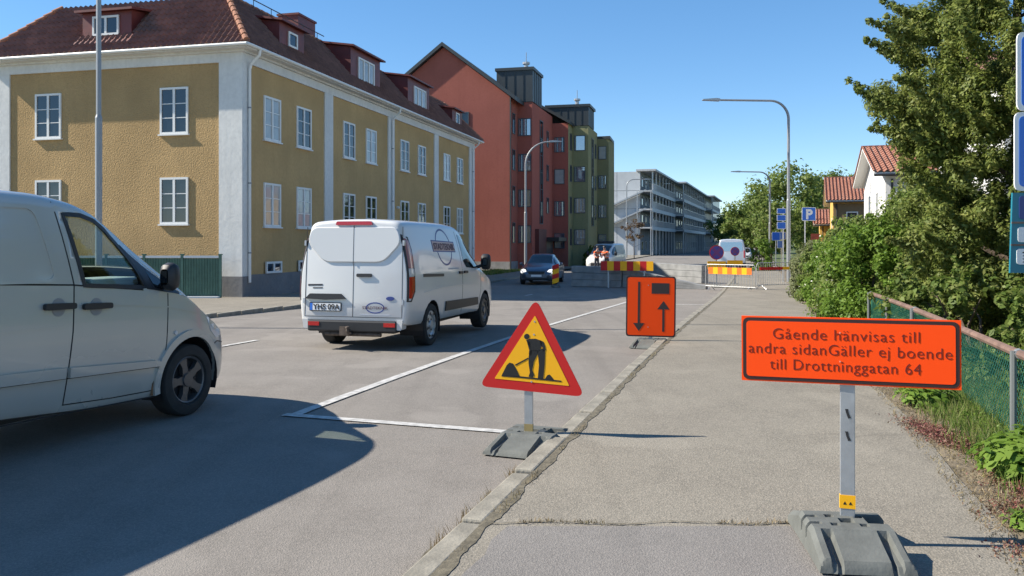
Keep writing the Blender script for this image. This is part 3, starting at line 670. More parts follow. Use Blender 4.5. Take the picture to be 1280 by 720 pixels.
# ------------------------------------------------------------------ vehicles
def pchip(xs, ys, x):
    xs = np.array(xs, float); ys = np.array(ys, float); h = np.diff(xs); d = np.diff(ys) / h; m = np.zeros(len(xs))
    m[0], m[-1] = d[0], d[-1]
    for i in range(1, len(xs) - 1):
        m[i] = 0 if d[i - 1] * d[i] <= 0 else 2 * d[i - 1] * d[i] / (d[i - 1] + d[i])
    i = min(max(int(np.searchsorted(xs, x)) - 1, 0), len(xs) - 2); t = (x - xs[i]) / h[i]; t = min(max(t, 0), 1)
    return float((1 + 2 * t) * (1 - t) ** 2 * ys[i] + t * (1 - t) ** 2 * h[i] * m[i] + t * t * (3 - 2 * t) * ys[i + 1] + t * t * (t - 1) * h[i] * m[i + 1])
class Loft:
    """vehicle body: stations (s, zb, zs, zt, wb, ws, wt, rr); x forward, y left, z up"""
    def __init__(L, st, rake=0.0, crown=.03, bul=.02, bul2=.015, rnd=.08):
        L.st = sorted(st); L.cols = list(zip(*L.st)); L.s0, L.s1 = L.st[0][0], L.st[-1][0]; L.rake = rake; L.crown = crown; L.bul = bul; L.bul2 = bul2; L.rnd = rnd; L.cache = {}
    def par(L, s):
        p = [pchip(L.cols[0], c, s) for c in L.cols[1:]]
        e = s - L.s0
        if e < L.rnd:                                   # rounded rear edge
            q = L.rnd - math.sqrt(max(0, L.rnd ** 2 - (L.rnd - e) ** 2)); q *= .55
            p[0] += q * .5; p[2] -= q; p[3] -= q; p[4] -= q; p[5] -= q
        return p
    def sec(L, s):
        k = round(s, 4)
        if k in L.cache: return L.cache[k]
        zb, zs, zt, wb, ws, wt, rr = L.par(s); zs = min(zs, zt - rr - .03); pts = [(0, zb), (wb - .10, zb), (wb - .025, zb + .02), (wb, zb + .07)]
        for u in (.14, .28, .42, .56, .7, .85, 1): pts.append((wb + (ws - wb) * u + L.bul * math.sin(math.pi * u), zb + .07 + (zs - zb - .07) * u))
        z2 = zt - rr
        for u in (.08, .2, .35, .5, .65, .82, 1): pts.append((ws + (wt - ws) * u + L.bul2 * math.sin(math.pi * u), zs + (z2 - zs) * u))
        rx = rr * 1.3
        for a in (18, 36, 54, 72, 90): pts.append((wt - rx + rx * math.cos(R(a)), z2 + rr * math.sin(R(a)) - 0))
        yr = wt - rx
        for u in (.75, .5, .25, 0): pts.append((yr * u, zt + L.crown * (1 - u * u)))
        L.cache[k] = pts; return pts
    def dx(L, s, z):
        e = min(1, max(0, (s - L.s0) / .6)); return L.rake * (z - .9) * (1 - e)
    def Y(L, s, z):
        P = L.sec(s)[3:23]
        if z <= P[0][1]: return P[0][0]
        for a, b in zip(P, P[1:]):
            if a[1] <= z <= b[1] and b[1] > a[1]: return a[0] + (b[0] - a[0]) * (z - a[1]) / (b[1] - a[1])
        return P[-1][0]
    def Z(L, s, y):
        P = L.sec(s)[17:]; y = abs(y)
        for a, b in zip(P, P[1:]):
            if b[0] <= y <= a[0] and a[0] > b[0]: return b[1] + (a[1] - b[1]) * (y - b[0]) / (a[0] - b[0])
        return P[0][1]
    def side(L, sg): return lambda u, v, o: (u + L.dx(u, v), sg * (L.Y(u, v) + o), v)
    def top(L): return lambda u, v, o: (u + o * .3, v, L.Z(u, v) + o)
    def rear(L): return lambda u, v, o: (L.s0 + L.rake * (v - .9) - o, u, v)
    def bm(L, ds=.07):
        S = [L.s0, L.s0 + L.rnd * .04, L.s0 + L.rnd * .15, L.s0 + L.rnd * .35, L.s0 + L.rnd * .65, L.s0 + L.rnd]
        n = int((L.s1 - S[-1]) / ds); S += [S[-1] + (L.s1 - S[-1]) * (i + 1) / n for i in range(n)]
        bm = bmesh.new(); rings = []
        for s in S:
            h = L.sec(s); ring = h + [(-y, z) for y, z in h[-2:0:-1]]
            rings.append([bm.verts.new((s + L.dx(s, z), y, z)) for y, z in ring])
        k = len(rings[0])
        for a, b in zip(rings, rings[1:]):
            for j in range(k): bm.faces.new((a[j], b[j], b[(j + 1) % k], a[(j + 1) % k]))
        bm.faces.new(rings[0]); bm.faces.new(list(reversed(rings[-1])))
        bmesh.ops.recalc_face_normals(bm, faces=bm.faces); return bm
def cut_hole(bm, poly, ymin=.4, delete=True):
    xs = [p[0] for p in poly]; zs = [p[1] for p in poly]; bx = (min(xs) - .3, max(xs) + .3, min(zs) - .3, max(zs) + .3)
    for i in range(len(poly)):
        p, q = poly[i - 1], poly[i]; d = (q[0] - p[0], q[1] - p[1])
        fs = []
        for f in bm.faces:
            c = f.calc_center_median()
            if bx[0] < c.x < bx[1] and bx[2] < c.z < bx[3] and abs(c.y) > ymin: fs.append(f)
        g = set(fs)
        for f in fs: g.update(f.edges); g.update(f.verts)
        bmesh.ops.bisect_plane(bm, geom=list(g), plane_co=(p[0], 0, p[1]), plane_no=(d[1], 0, -d[0]), dist=1e-4)
    kill = []
    for f in bm.faces:
        c = f.calc_center_median()
        if abs(c.y) > ymin and inpoly(c.x, c.z, poly): kill.append(f)
    if delete: bmesh.ops.delete(bm, geom=kill, context='FACES')
def bm_obj(name, bm, mats, parent, angle=32):
    me = bpy.data.meshes.new(name); bm.to_mesh(me); bm.free()
    for mt in mats: me.materials.append(mt)
    me.polygons.foreach_set('use_smooth', [True] * len(me.polygons)); me.set_sharp_from_angle(angle=R(angle))
    return mkobj(name, me, parent)
WHEELS = {}
def wheel(parent, loc, rad, width, side, style, rmat, steer=0):
    key = (rad, width, style, rmat.name)
    if key not in WHEELS:
        t = MB(); r = rad; h = width / 2; ri = r * .66
        prof = [(ri, h * .75), (ri + .012, h * .98), (r * .84, h * 1.02), (r * .95, h * .93), (r * .99, h * .75), (r, h * .4), (r, 0), (r, -h * .4), (r * .99, -h * .75), (r * .95, -h * .93), (ri, -h)]
        t.lathe(prof, 40); tm = t.mesh('wheel', RUBBER, smooth=40, fix=True)
        rm = MB(); rm.lathe([(ri + .006, h * .78), (ri - .008, h * .86), (ri - .02, h * .8), (ri - .03, h * .25), (ri - .03, -h * .8)], 36)
        rm.lathe([(ri - .03, h * .2), (.0, h * .2)], 36, m=1)
        if style == 'five':
            for i in range(5):
                a = 2 * math.pi * i / 5 + .3; ca, sa = math.cos(a), math.sin(a)
                def pt(rr, tt, o): return (rr * ca - tt * sa, o, rr * sa + tt * ca)
                w0, w1, w2 = .045, .03, .05
                V = [pt(.03, -w0, h * .72), pt(.03, w0, h * .72), pt(ri * .6, w1, h * .78), pt(ri * .6, -w1, h * .78), pt(ri - .012, w2, h * .8), pt(ri - .012, -w2, h * .8)]
                V += [(x, h * .35, z) for x, y, z in V]
                rm.add(V, [(0, 1, 2, 3), (3, 2, 4, 5), (1, 7, 8, 2), (2, 8, 10, 4), (0, 3, 9, 6), (3, 5, 11, 9), (5, 4, 10, 11)])
        else:
            rm.lathe([(ri - .01, h * .82), (ri * .75, h * .9), (ri * .62, h * .7), (.07, h * .75), (.06, h * .95), (0, h * .95)], 36)
            for i in range(8):
                a = 2 * math.pi * i / 8; ca, sa = math.cos(a), math.sin(a); c = (ri * .84 * ca, h * .87, ri * .84 * sa)
                rm.lathe([(.028, .012), (0, .013)], 10, m=1, c=c)
        rm.lathe([(.065, h * .7), (.06, h * .86), (0, h * .88)], 20)
        for i in range(5):
            a = 2 * math.pi * i / 5 + .9; rm.lathe([(.011, h * .7), (.011, h * .84), (0, h * .84)], 6, m=1, c=(.085 * math.cos(a), 0, .085 * math.sin(a)))
        WHEELS[key] = (tm, rm.mesh('rim', [rmat, BLACK], smooth=35))
    tm, rmm = WHEELS[key]
    o = mkobj('wheel', tm, parent, loc, (0, random.uniform(0, 1), (0 if side > 0 else math.pi) + steer)); mkobj('rim', rmm, o); return o
def arch_parts(L, parent, s, zc, r, hw, mat=BLACK, flare=None):
    for sg in (1, -1):
        m = MB(); k = 18; V = []
        for i in range(k + 1):
            a = math.pi * (-.12 + 1.24 * i / k); x, z = s + r * math.cos(a), zc + r * math.sin(a)
            V += [(x, sg * (L.Y(s, .75) - .02), z), (x, sg * hw, z)]
        m.add(V, [(2 * i, 2 * i + 1, 2 * i + 3, 2 * i + 2) for i in range(k)])
        m.add([V[i] for i in range(1, len(V), 2)], [tuple(range(k + 1))]); m.build('wheel_arch', mat, parent)
        if flare:
            pts = [(s + (r + .03) * math.cos(math.pi * (-.06 + 1.12 * i / 24)), zc + (r + .03) * math.sin(math.pi * (-.06 + 1.12 * i / 24))) for i in range(25)]
            strip('arch_flare', pts, .065, L.side(sg), flare, parent, off=.022, thick=.03, step=.1)
def mirror(parent, p, sg, mat=BLACK, w=.2, h=.27):
    m = MB(); prof = [(-.05, .55), (-.03, .85), (.02, 1.0), (.07, .85), (.1, .5)]
    V = []; n = 14
    for x, k in prof:
        for j in range(n):
            a = 2 * math.pi * j / n; cy, cz = math.cos(a), math.sin(a)
            V.append((p[0] + x, p[1] + sg * w / 2 + abs(cy) ** .6 * math.copysign(1, cy) * w / 2 * k, p[2] + abs(cz) ** .6 * math.copysign(1, cz) * h / 2 * k))
    m.add(V, [(i * n + j, i * n + (j + 1) % n, (i + 1) * n + (j + 1) % n, (i + 1) * n + j) for i in range(len(prof) - 1) for j in range(n)] + [tuple(range((len(prof) - 1) * n, len(prof) * n))])
    m.tube([(p[0], p[1] - sg * .12, p[2] - .12), (p[0] + .02, p[1] + sg * .04, p[2] - .06)], .03, 8)
    o = m.build('mirror', mat, parent, smooth=40)
    q = MB(); q.box(p[0] - .055, p[0] - .045, p[1] + sg * w / 2 - w * .2, p[1] + sg * w / 2 + w * .2, p[2] - h * .2, p[2] + h * .22); q.build('mirror_glass', DGLASS, o)
    return o

# --- silver van in the left foreground (x = 0 at the front wheel)
k_ = .34; hv = Vector((k_, 1)).normalized(); perp = Vector((-hv.y, hv.x))     # left of heading
fw = Vector((-2.93, 7.64)); org = fw + perp * .93
sv = empty('silver_van', (org.x, org.y, 0), math.atan2(hv.y, hv.x))
tag(sv, 'silver panel van with dark alloy wheel cut off by the left picture edge', 'van')
L = Loft([(-3.98, .36, 1.28, 1.92, .90, .95, .88, .11), (-2.2, .33, 1.28, 1.955, .91, .955, .875, .11), (-1.6, .29, 1.265, 1.945, .91, .955, .865, .11), (-1.25, .26, 1.24, 1.90, .91, .955, .85, .10),
          (-1.0, .245, 1.22, 1.825, .91, .955, .825, .09), (-.75, .23, 1.19, 1.69, .91, .955, .785, .08), (-.45, .22, 1.155, 1.50, .91, .955, .75, .07), (-.15, .22, 1.11, 1.31, .91, .95, .74, .06),
          (.08, .22, .99, 1.17, .90, .935, .76, .07), (.3, .22, .86, 1.035, .875, .90, .74, .08), (.52, .22, .74, .92, .83, .84, .66, .08), (.66, .24, .66, .80, .75, .75, .56, .08), (.75, .30, .55, .68, .60, .60, .42, .08), (.79, .38, .50, .58, .42, .42, .28, .05)], rake=.04, rnd=.1)
bm = L.bm(.06); bm.normal_update()
WINP = [(-1.335, 1.79), (-1.15, 1.785), (-1.0, 1.745), (-.88, 1.675), (-.76, 1.57), (-.66, 1.45), (-.585, 1.31), (-.56, 1.195), (-1.215, 1.24)]
cut_hole(bm, WINP, .5)
AR = [(.385 * math.cos(2 * math.pi * i / 20), .335 + .385 * math.sin(2 * math.pi * i / 20)) for i in range(20)]
cut_hole(bm, AR, .5); cut_hole(bm, [(x - 3.2, z) for x, z in AR], .5)
# windscreen opening
bm.normal_update()
k2 = [f for f in bm.faces if f.normal.z > .3 and f.normal.x > .25 and -1.0 < f.calc_center_median().x < -.16 and abs(f.calc_center_median().y) < .66]
bmesh.ops.delete(bm, geom=k2, context='FACES')
body = bm_obj('body', bm, [SILVER, BLACK], sv, 30)
s_ = body.modifiers.new('solid', 'SOLIDIFY'); s_.thickness = .02; s_.offset = -1; s_.material_offset = 1; s_.material_offset_rim = 1
arch_parts(L, sv, 0, .335, .385, .5, BLACK, SILVER); arch_parts(L, sv, -3.2, .335, .385, .5, BLACK, SILVER)
for sg in (1, -1):
    sd = L.side(sg)
    for xx in (0, -3.2): wheel(sv, (xx, sg * .83, .325), .325, .205, sg, 'five', ALLOY, steer=0)
    panel('side_glass', WINP, sd, CLEAR, sv, off=-.008, thick=.004)
    strip('window_seal', WINP, .035, sd, BLACK, sv, off=.006, thick=.012, step=.06, closed=True)
    panel('pillar_trim', [(-.71, 1.555), (-.60, 1.47), (-.40, 1.33), (-.14, 1.135), (-.16, 1.115), (-.55, 1.18), (-.575, 1.31), (-.65, 1.45)], sd, BLACK, sv, off=.007, step=.1)
    panel('quarter_glass', [(-.47, 1.34), (-.36, 1.26), (-.22, 1.15), (-.45, 1.185)], sd, DGLASS, sv, off=.010, step=0)
    # blank rear quarter panel pressed into the side
    PR = rpoly([(-3.4, 1.83), (-1.60, 1.835), (-1.47, 1.285), (-3.4, 1.33)], .09)
    strip('panel_moulding', PR, .028, sd, SILVER, sv, off=.009, thick=.014, closed=True)
    strip('panel_gap', [(-2.9, .38), (-2.9, 1.9)], .009, sd, GAP, sv, off=.002)
    strip('panel_gap', [(-1.42, 1.88), (-1.36, 1.5), (-1.315, 1.25), (-1.325, .9), (-1.38, .34)], .010, sd, GAP, sv, off=.002)
    strip('panel_gap', [(-1.38, .345), (-.9, .315), (-.405, .30), (-.36, .42), (-.32, .7), (-.31, 1.0), (-.31, 1.13)], .009, sd, GAP, sv, off=.002)
    strip('waist_seam', [(-3.6, 1.31), (-2, 1.285), (-1.33, 1.25), (-.6, 1.175)], .012, sd, GAP, sv, off=.002)
    strip('shoulder_crease', [(-1.25, 1.10), (-.7, 1.055), (-.3, 1.01), (.1, .93)], .012, sd, SILVER, sv, off=.006, thick=.012)
    strip('lower_crease', [(-3.5, .97), (-1.4, .945)], .012, sd, SILVER, sv, off=.004, thick=.01)
    panel('rub_strip', [(-2.85, .70), (-1.40, .63), (-1.40, .55), (-2.85, .61)], sd, SILVER, sv, off=.034, thick=.04)
    panel('rub_strip', [(-1.36, .625), (-.44, .56), (-.385, .535), (-.385, .505), (-1.36, .548)], sd, SILVER, sv, off=.034, thick=.04)
    strip('painted_strip_shade', [(-2.85, .605), (-1.4, .546), (-.385, .50)], .010, sd, GAP, sv, off=.004)  # dark line painted in as the shade under the rub strip
    strip('panel_gap', [(-3.4, .335), (-1.3, .275), (-.38, .245)], .009, sd, GAP, sv, off=.002)
    for a in (-1.60, -1.245):
        cup = panel('handle_recess', circ(a + .14, 1.09 - (a + 1.6) * .06, .062, .07, 20), sd, plain('handle recess shade', (.25, .25, .25), .4), sv, off=.004, step=0)  # flat disc, coloured darker to paint in the shade of a recess
        panel('door_handle', rpoly([(a, 1.125 - (a + 1.6) * .06), (a + .28, 1.115 - (a + 1.6) * .06), (a + .28, 1.07 - (a + 1.6) * .06), (a, 1.075 - (a + 1.6) * .06)], .03), sd, BLACK, sv, off=.035, thick=.03, step=.05)
    panel('side_repeater', circ(-.215, .775, .018, n=14), sd, CLEARL, sv, off=.012, step=0)
    panel('headlamp', [(.22, .93), (.36, .87), (.47, .78), (.52, .68), (.42, .66), (.32, .74)], sd, CLEARL, sv, off=.004, step=.08)
    strip('panel_gap', [(.35, .60), (.44, .63), (.6, .60)], .009, sd, GAP, sv, off=.002)
    mirror(sv, (-.36, sg * (L.Y(-.36, 1.22) + .03), 1.275), sg, BLACK, .15, .25)
    panel('rust_patch', [(-.46, .36), (-.40, .45), (-.385, .34), (-.40, .25), (-.47, .26)], sd, plain('rust', (.17, .095, .05), .9, var=.6, scale=30), sv, off=.003, thick=.004, step=0)
panel('windscreen', [(-1.02, -.68), (-1.02, .68), (-.14, .72), (-.14, -.72)], L.top(), CLEAR, sv, off=.0, thick=.004, step=.08)
m = MB(); m.box(-.85, -.12, -.78, .78, .75, 1.1); m.box(-.75, -.2, -.7, .7, 1.1, 1.155); m.build('dashboard', BLACK, sv, bev=.05)
m = MB(); m.lathe([(.19 + .016 * math.cos(a), .016 * math.sin(a)) for a in [2 * math.pi * i / 8 for i in range(9)]], 24, axis='x', c=(-.98, .38, 1.15)); m.box(-.99, -.965, .2, .56, 1.13, 1.17); m.build('steering_wheel', BLACK, sv)
for y in (.38, -.38):
    m = MB(); m.box(-1.78, -1.25, y - .24, y + .24, .5, .78); m.prism([(-1.80, .7), (-1.64, .7), (-1.78, 1.18), (-1.9, 1.18)], lambda u, v: (u, y - .22, v), lambda u, v: (u, y + .22, v)); m.build('seat', BLACK, sv, bev=.04)
m = MB(); m.box(-2.02, -1.99, -.86, .86, .4, 1.86); m.build('bulkhead', BLACK, sv)
m = MB(); m.box(-3.7, .45, -.5, .5, .2, .32); m.build('underbody', BLACK, sv)
m = MB(); V = [(-.86, -.66, 1.20), (-.28, -.62, 1.20), (-.30, -.30, 1.20), (-.84, -.34, 1.20)]
V += [(x * .98 - .01, y * .97, z + .07) for x, y, z in V]
m.add(V, [(3, 2, 1, 0), (4, 5, 6, 7), (0, 1, 5, 4), (1, 2, 6, 5), (2, 3, 7, 6), (3, 0, 4, 7)])
cl = m.build('clipboard', plain('pale plastic', (.5, .55, .53), .5), None, loc=(org.x, org.y, 0), rot=(0, 0, math.atan2(hv.y, hv.x)), bev=.02); tag(cl, 'pale folder box lying on the dashboard of the silver van', 'box')

# --- white van ahead (x = 0 at the rear axle)
hv = Vector((.262, 1)).normalized(); perp = Vector((-hv.y, hv.x)); rw = Vector((-1.27, 13.25)); org = rw + perp * .88
def white_van(name, label, loc, rz, paint=WHITEV, detail=True, roofbar=False):
    v = empty(name, loc, rz); tag(v, label, 'van')
    L = Loft([(-.98, .40, 1.18, 1.945, .86, .885, .745, .12), (-.5, .37, 1.18, 1.96, .875, .90, .755, .12), (.8, .36, 1.18, 1.955, .875, .90, .755, .12), (1.6, .35, 1.17, 1.92, .875, .90, .735, .11), (1.95, .35, 1.15, 1.83, .875, .90, .715, .10), (2.3, .34, 1.13, 1.66, .875, .90, .69, .09), (2.65, .33, 1.09, 1.44, .875, .895, .68, .08),
              (2.95, .32, 1.02, 1.24, .865, .88, .71, .07), (3.3, .31, .93, 1.12, .845, .855, .71, .09), (3.6, .30, .82, 1.0, .80, .81, .65, .1), (3.8, .30, .7, .86, .71, .71, .54, .1), (3.92, .36, .58, .70, .54, .54, .37, .08)], rake=.055, rnd=.10)
    bm = L.bm(.08); AR = [(.39 * math.cos(2 * math.pi * i / 18), .335 + .39 * math.sin(2 * math.pi * i / 18)) for i in range(18)]
    cut_hole(bm, AR, .5); cut_hole(bm, [(x + 2.93, z) for x, z in AR], .5)
    bm_obj('body', bm, [paint], v, 30)
    for xx in (0, 2.93): arch_parts(L, v, xx, .335, .39, .5)
    for sg in (1, -1):
        sd = L.side(sg)
        for xx in (0, 2.93): wheel(v, (xx, sg * .78, .335), .335, .215, sg, 'cover', STEELW if xx == 0 else ALLOY)
        panel('side_glass', [(1.62, 1.77), (1.9, 1.73), (2.25, 1.55), (2.55, 1.34), (2.7, 1.17), (2.2, 1.16), (1.75, 1.19), (1.62, 1.3)], sd, DGLASS, v, off=.004, step=.1)
        mirror(v, (2.5, sg * (L.Y(2.5, 1.15) + .05), 1.27), sg, BLACK, .2, .3)
        if not detail: continue
        strip('panel_gap', [(1.5, 1.88), (1.5, .42)], .009, sd, GAP, v, off=.002)
        strip('panel_gap', [(2.62, 1.1), (2.6, .75), (2.5, .42)], .009, sd, GAP, v, off=.002)
        panel('slide_rail', [(-.42, 1.15), (.52, 1.12), (.52, 1.075), (-.42, 1.1)], sd, BLACK, v, off=.006)
        panel('rub_strip', [(.62, .66), (2.4, .62), (2.44, .48), (.62, .5)], sd, BLACK, v, off=.02, thick=.025)
        for a in (1.3, 1.58): panel('door_handle', rpoly([(a, 1.135), (a + .17, 1.13), (a + .17, 1.085), (a, 1.09)], .02), sd, BLACK, v, off=.03, thick=.03, step=0)
        panel('tail_lamp', rpoly([(-.955, 1.12), (-.80, 1.12), (-.80, .92), (-.90, .80), (-.955, .80)], .03), sd, REDL, v, off=.012, thick=.02, step=.05)
        panel('tail_lamp', rpoly([(-.955, 1.24), (-.80, 1.24), (-.80, 1.125), (-.955, 1.125)], .02), sd, CLEARL, v, off=.011, thick=.02, step=.05)
        panel('tail_lamp', rpoly([(-.955, 1.70), (-.84, 1.66), (-.80, 1.52), (-.80, 1.245), (-.955, 1.245)], .03), sd, plain('smoked lens', (.35, .16, .16), .12, coat=.6), v, off=.012, thick=.02, step=.05)
        strip('lamp_surround', [(-.965, 1.74), (-.83, 1.70), (-.785, 1.52), (-.785, .90), (-.895, .76), (-.965, .76)], .022, sd, BLACK, v, off=.010, thick=.015, closed=True)
        strip('side_crease', [(-.4, .86), (.4, .90), (1.4, .90), (2.5, .86)], .014, sd, paint, v, off=.006, thick=.012)
        if sg == -1:
            sm = lambda u, vv, o: L.side(-1)(u, vv, o)
            lg = strip('logo_ring', circ(.72, 1.55, .36, .29, 30), .03, sd, SNAVY, v, off=.002, thick=.004, closed=True)
            panel('logo_band', [(.16, 1.67), (1.28, 1.64), (1.28, 1.46), (.16, 1.48)], sd, SNAVY, v, off=.004, thick=.006)
            panel('logo_field', [(.185, 1.65), (1.255, 1.62), (1.255, 1.48), (.185, 1.50)], sd, plain('logo pink', (.62, .42, .38), .5), v, off=.006, thick=.006)
            ya, yb_ = L.Y(.2, 1.56), L.Y(.2, 1.64); slope = math.atan2(yb_ - ya, .08)
            M = Matrix.Translation((.72, -(L.Y(.72, 1.505) + .011), 1.505)) @ Matrix.Rotation(R(-1.5), 4, 'Y') @ Matrix.Rotation(R(90) + slope, 4, 'X')
            text_obj('logo_lettering', 'STADTEKNIK', .15, plain('logo dark', (.10, .03, .05), .5), v, Matrix.Translation((.72, -(L.Y(.72, 1.51) + .012), 1.51)) @ Matrix.Rotation(R(1.4), 4, 'Y') @ Matrix.Rotation(R(90) + slope, 4, 'X'), offset=.004, sx=1.15)
            panel('web_address', [(.75, 1.205), (1.32, 1.195), (1.32, 1.17), (.75, 1.18)], sd, plain('grey print', (.38, .40, .45), .5), v, off=.002, thick=.003)
    if detail:
        rr = L.rear()
        panel('door_pressing', rpoly([(-.70, 1.86), (.70, 1.86), (.76, 1.62), (.48, 1.33), (-.48, 1.33), (-.76, 1.62)], .12), rr, paint, v, off=.022, thick=.03, step=0).modifiers.new('bevel', 'BEVEL').width = .014
        strip('panel_gap', [(0, 1.88), (0, 1.31)], .006, rr, GAP, v, off=.0245, thick=.01)
        strip('panel_gap', [(0, 1.31), (0, .52)], .007, rr, GAP, v, off=.003)
        strip('panel_gap', [(-.775, 1.86), (-.785, .52), (.785, .52), (.775, 1.86)], .008, rr, GAP, v, off=.003)
        panel('high_brake_lamp', rpoly([(-.28, 1.945), (.28, 1.945), (.30, 1.89), (-.30, 1.89)], .02), rr, REDL, v, off=.03, thick=.05, step=0)
        panel('plate_trim', [(.11, .785), (.19, .86), (.69, .86), (.77, .785), (.44, .77)], rr, BLACK, v, off=.04, thick=.05, step=0)
        pl = panel('number_plate', rpoly([(.18, .73), (.70, .73), (.70, .60), (.18, .60)], .02), rr, BLACK, v, off=.022, thick=.02, step=0)
        panel('plate_field', rpoly([(.19, .718), (.645, .718), (.645, .612), (.19, .612)], .01), rr, SWHITE, pl, off=.024, thick=.006, step=0)
        panel('plate_badge', [(.648, .718), (.692, .718), (.692, .612), (.648, .612)], rr, SBLUE, pl, off=.024, thick=.006, step=0)
        Mr = lambda y, z, o=.027: Matrix.Translation((L.s0 + L.rake * (z - .9) - o, y, z)) @ Matrix(((0, 0, -1, 0), (-1, 0, 0, 0), (0, 1, 0, 0), (0, 0, 0, 1)))
        text_obj('plate_lettering', 'YHS 09A', .115, BLACK, pl, Mr(.418, .625), offset=.003, sx=1.0)
        DT = plain('dark print', (.03, .03, .035), .5)
        panel('lettering', [(.50, 1.005), (.74, 1.0), (.74, .975), (.50, .98)], rr, DT, v, off=.004, thick=.004, step=0)
        panel('lettering', [(.50, .955), (.66, .952), (.66, .937), (.50, .94)], rr, DT, v, off=.004, thick=.004, step=0)
        panel('oval_badge', circ(-.60, .80, .065, .03, 24), rr, SNAVY, v, off=.012, thick=.012, step=0)
        strip('logo_ring', circ(-.36, .66, .14, .075, 28), .016, rr, SNAVY, v, off=.003, thick=.004, closed=True)
        text_obj('logo_lettering', 'STADTEKNIK', .06, plain('logo dark', (.10, .03, .05), .5), v, Mr(-.36, .64, .006), sx=1.15)
        panel('web_address', [(-.60, .565), (-.12, .565), (-.12, .55), (-.60, .55)], rr, plain('grey print', (.38, .40, .45), .5), v, off=.003, thick=.003, step=0)
        panel('door_handle', rpoly([(-.06, 1.165), (-.30, 1.165), (-.30, 1.115), (-.06, 1.115)], .02), rr, BLACK, v, off=.03, thick=.03, step=0)
        for z in (1.62, .75):
            for sg in (1, -1): panel('hinge', rpoly([(sg * .78, z + .04), (sg * .81, z + .04), (sg * .81, z - .04), (sg * .78, z - .04)], .01), rr, GALV, v, off=.02, thick=.05, step=0)
        m = MB(); m.box(-1.05, -.85, -.72, .72, .30, .47); m.build('bumper', BLACK, v, bev=.025)
        for sg in (1, -1):
            m = MB(); m.prism(rpoly([(sg * .79, .34), (sg * .715, .34), (sg * .715, .48), (sg * .81, .48)], .02), lambda u, q: (-1.03, u, q), lambda u, q: (-.85, u, q)); m.build('bumper_corner', paint, v)
        for sg in (1, -1):
            m = MB(); m.box(-1.058, -1.04, sg * .52, sg * .70, .385, .445); m.build('reflector', REDL, v)
        m = MB(); m.tube([(-.95, 0, .27), (-1.14, 0, .27), (-1.17, 0, .33), (-1.17, 0, .38)], .025, 8); m.lathe([(0, .40), (.03, .39), (.032, .37), (0, .34)], 10, axis='z', c=(-1.17, 0, 0)); m.tube([(-.98, -.45, .26), (-.98, .45, .26)], .03, 8); m.box(-1.09, -1.06, .05, .17, .25, .38); m.build('tow_bar', plain('rusty steel', (.12, .09, .07), .7, .3, var=.4, scale=20), v)
        m = MB(); m.box(-.6, 3.4, -.5, .5, .24, .40); m.build('underbody', BLACK, v)
    else:
        rr = L.rear()
        panel('rear_glass', rpoly([(-.66, 1.80), (.66, 1.80), (.70, 1.25), (-.70, 1.25)], .1), rr, GLASSR, v, off=.006, step=0)
        for sg in (1, -1): panel('tail_lamp', rpoly([(sg * .76, 1.3), (sg * .84, 1.3), (sg * .84, .85), (sg * .76, .85)], .02), rr, REDL, v, off=.01, step=0)
        panel('windscreen', [(1.95, -.62), (1.95, .62), (2.9, .68), (2.9, -.68)], L.top(), DGLASS, v, off=.004, step=.12)
        m = MB(); m.box(-1.03, -.9, -.88, .88, .34, .55); m.build('bumper', BLACK, v, bev=.02)
        for sg in (1, -1): panel('headlamp', [(3.35, .98), (3.6, .9), (3.74, .74), (3.5, .72)], L.side(sg), CLEARL, v, off=.006, step=.08)
        panel('grille', [(-.4, .62), (.4, .62), (.4, .42), (-.4, .42)], lambda a, b, o: (3.93 + o, a, b), BLACK, v, off=.0, thick=.3, step=0)
    if roofbar:
        m = MB(); m.box(1.2, 1.5, -.6, .6, 1.98, 2.14); m.build('beacon_bar', BLACK, v, bev=.03)
    return v
white_van('white_van', 'white panel van with ringed logo driving ahead, seen from behind', (org.x, org.y, gz(14) - .0), math.atan2(hv.y, hv.x))
white_van('work_van', 'white works van with dark roof bar facing the camera behind the workers', (7.3, 62.0, -.45), math.atan2(-1, -.40), detail=False, roofbar=True)
pv = white_van('parked_van', 'pale silver van parked by the kerb beyond the crowd barriers', (15.55, 59.5, -.45), math.atan2(1, .27), paint=plain('pale silver paint', (.52, .55, .60), .3, .2, coat=.5), detail=False); pv.scale = (1.05, 1.08, 1.15)

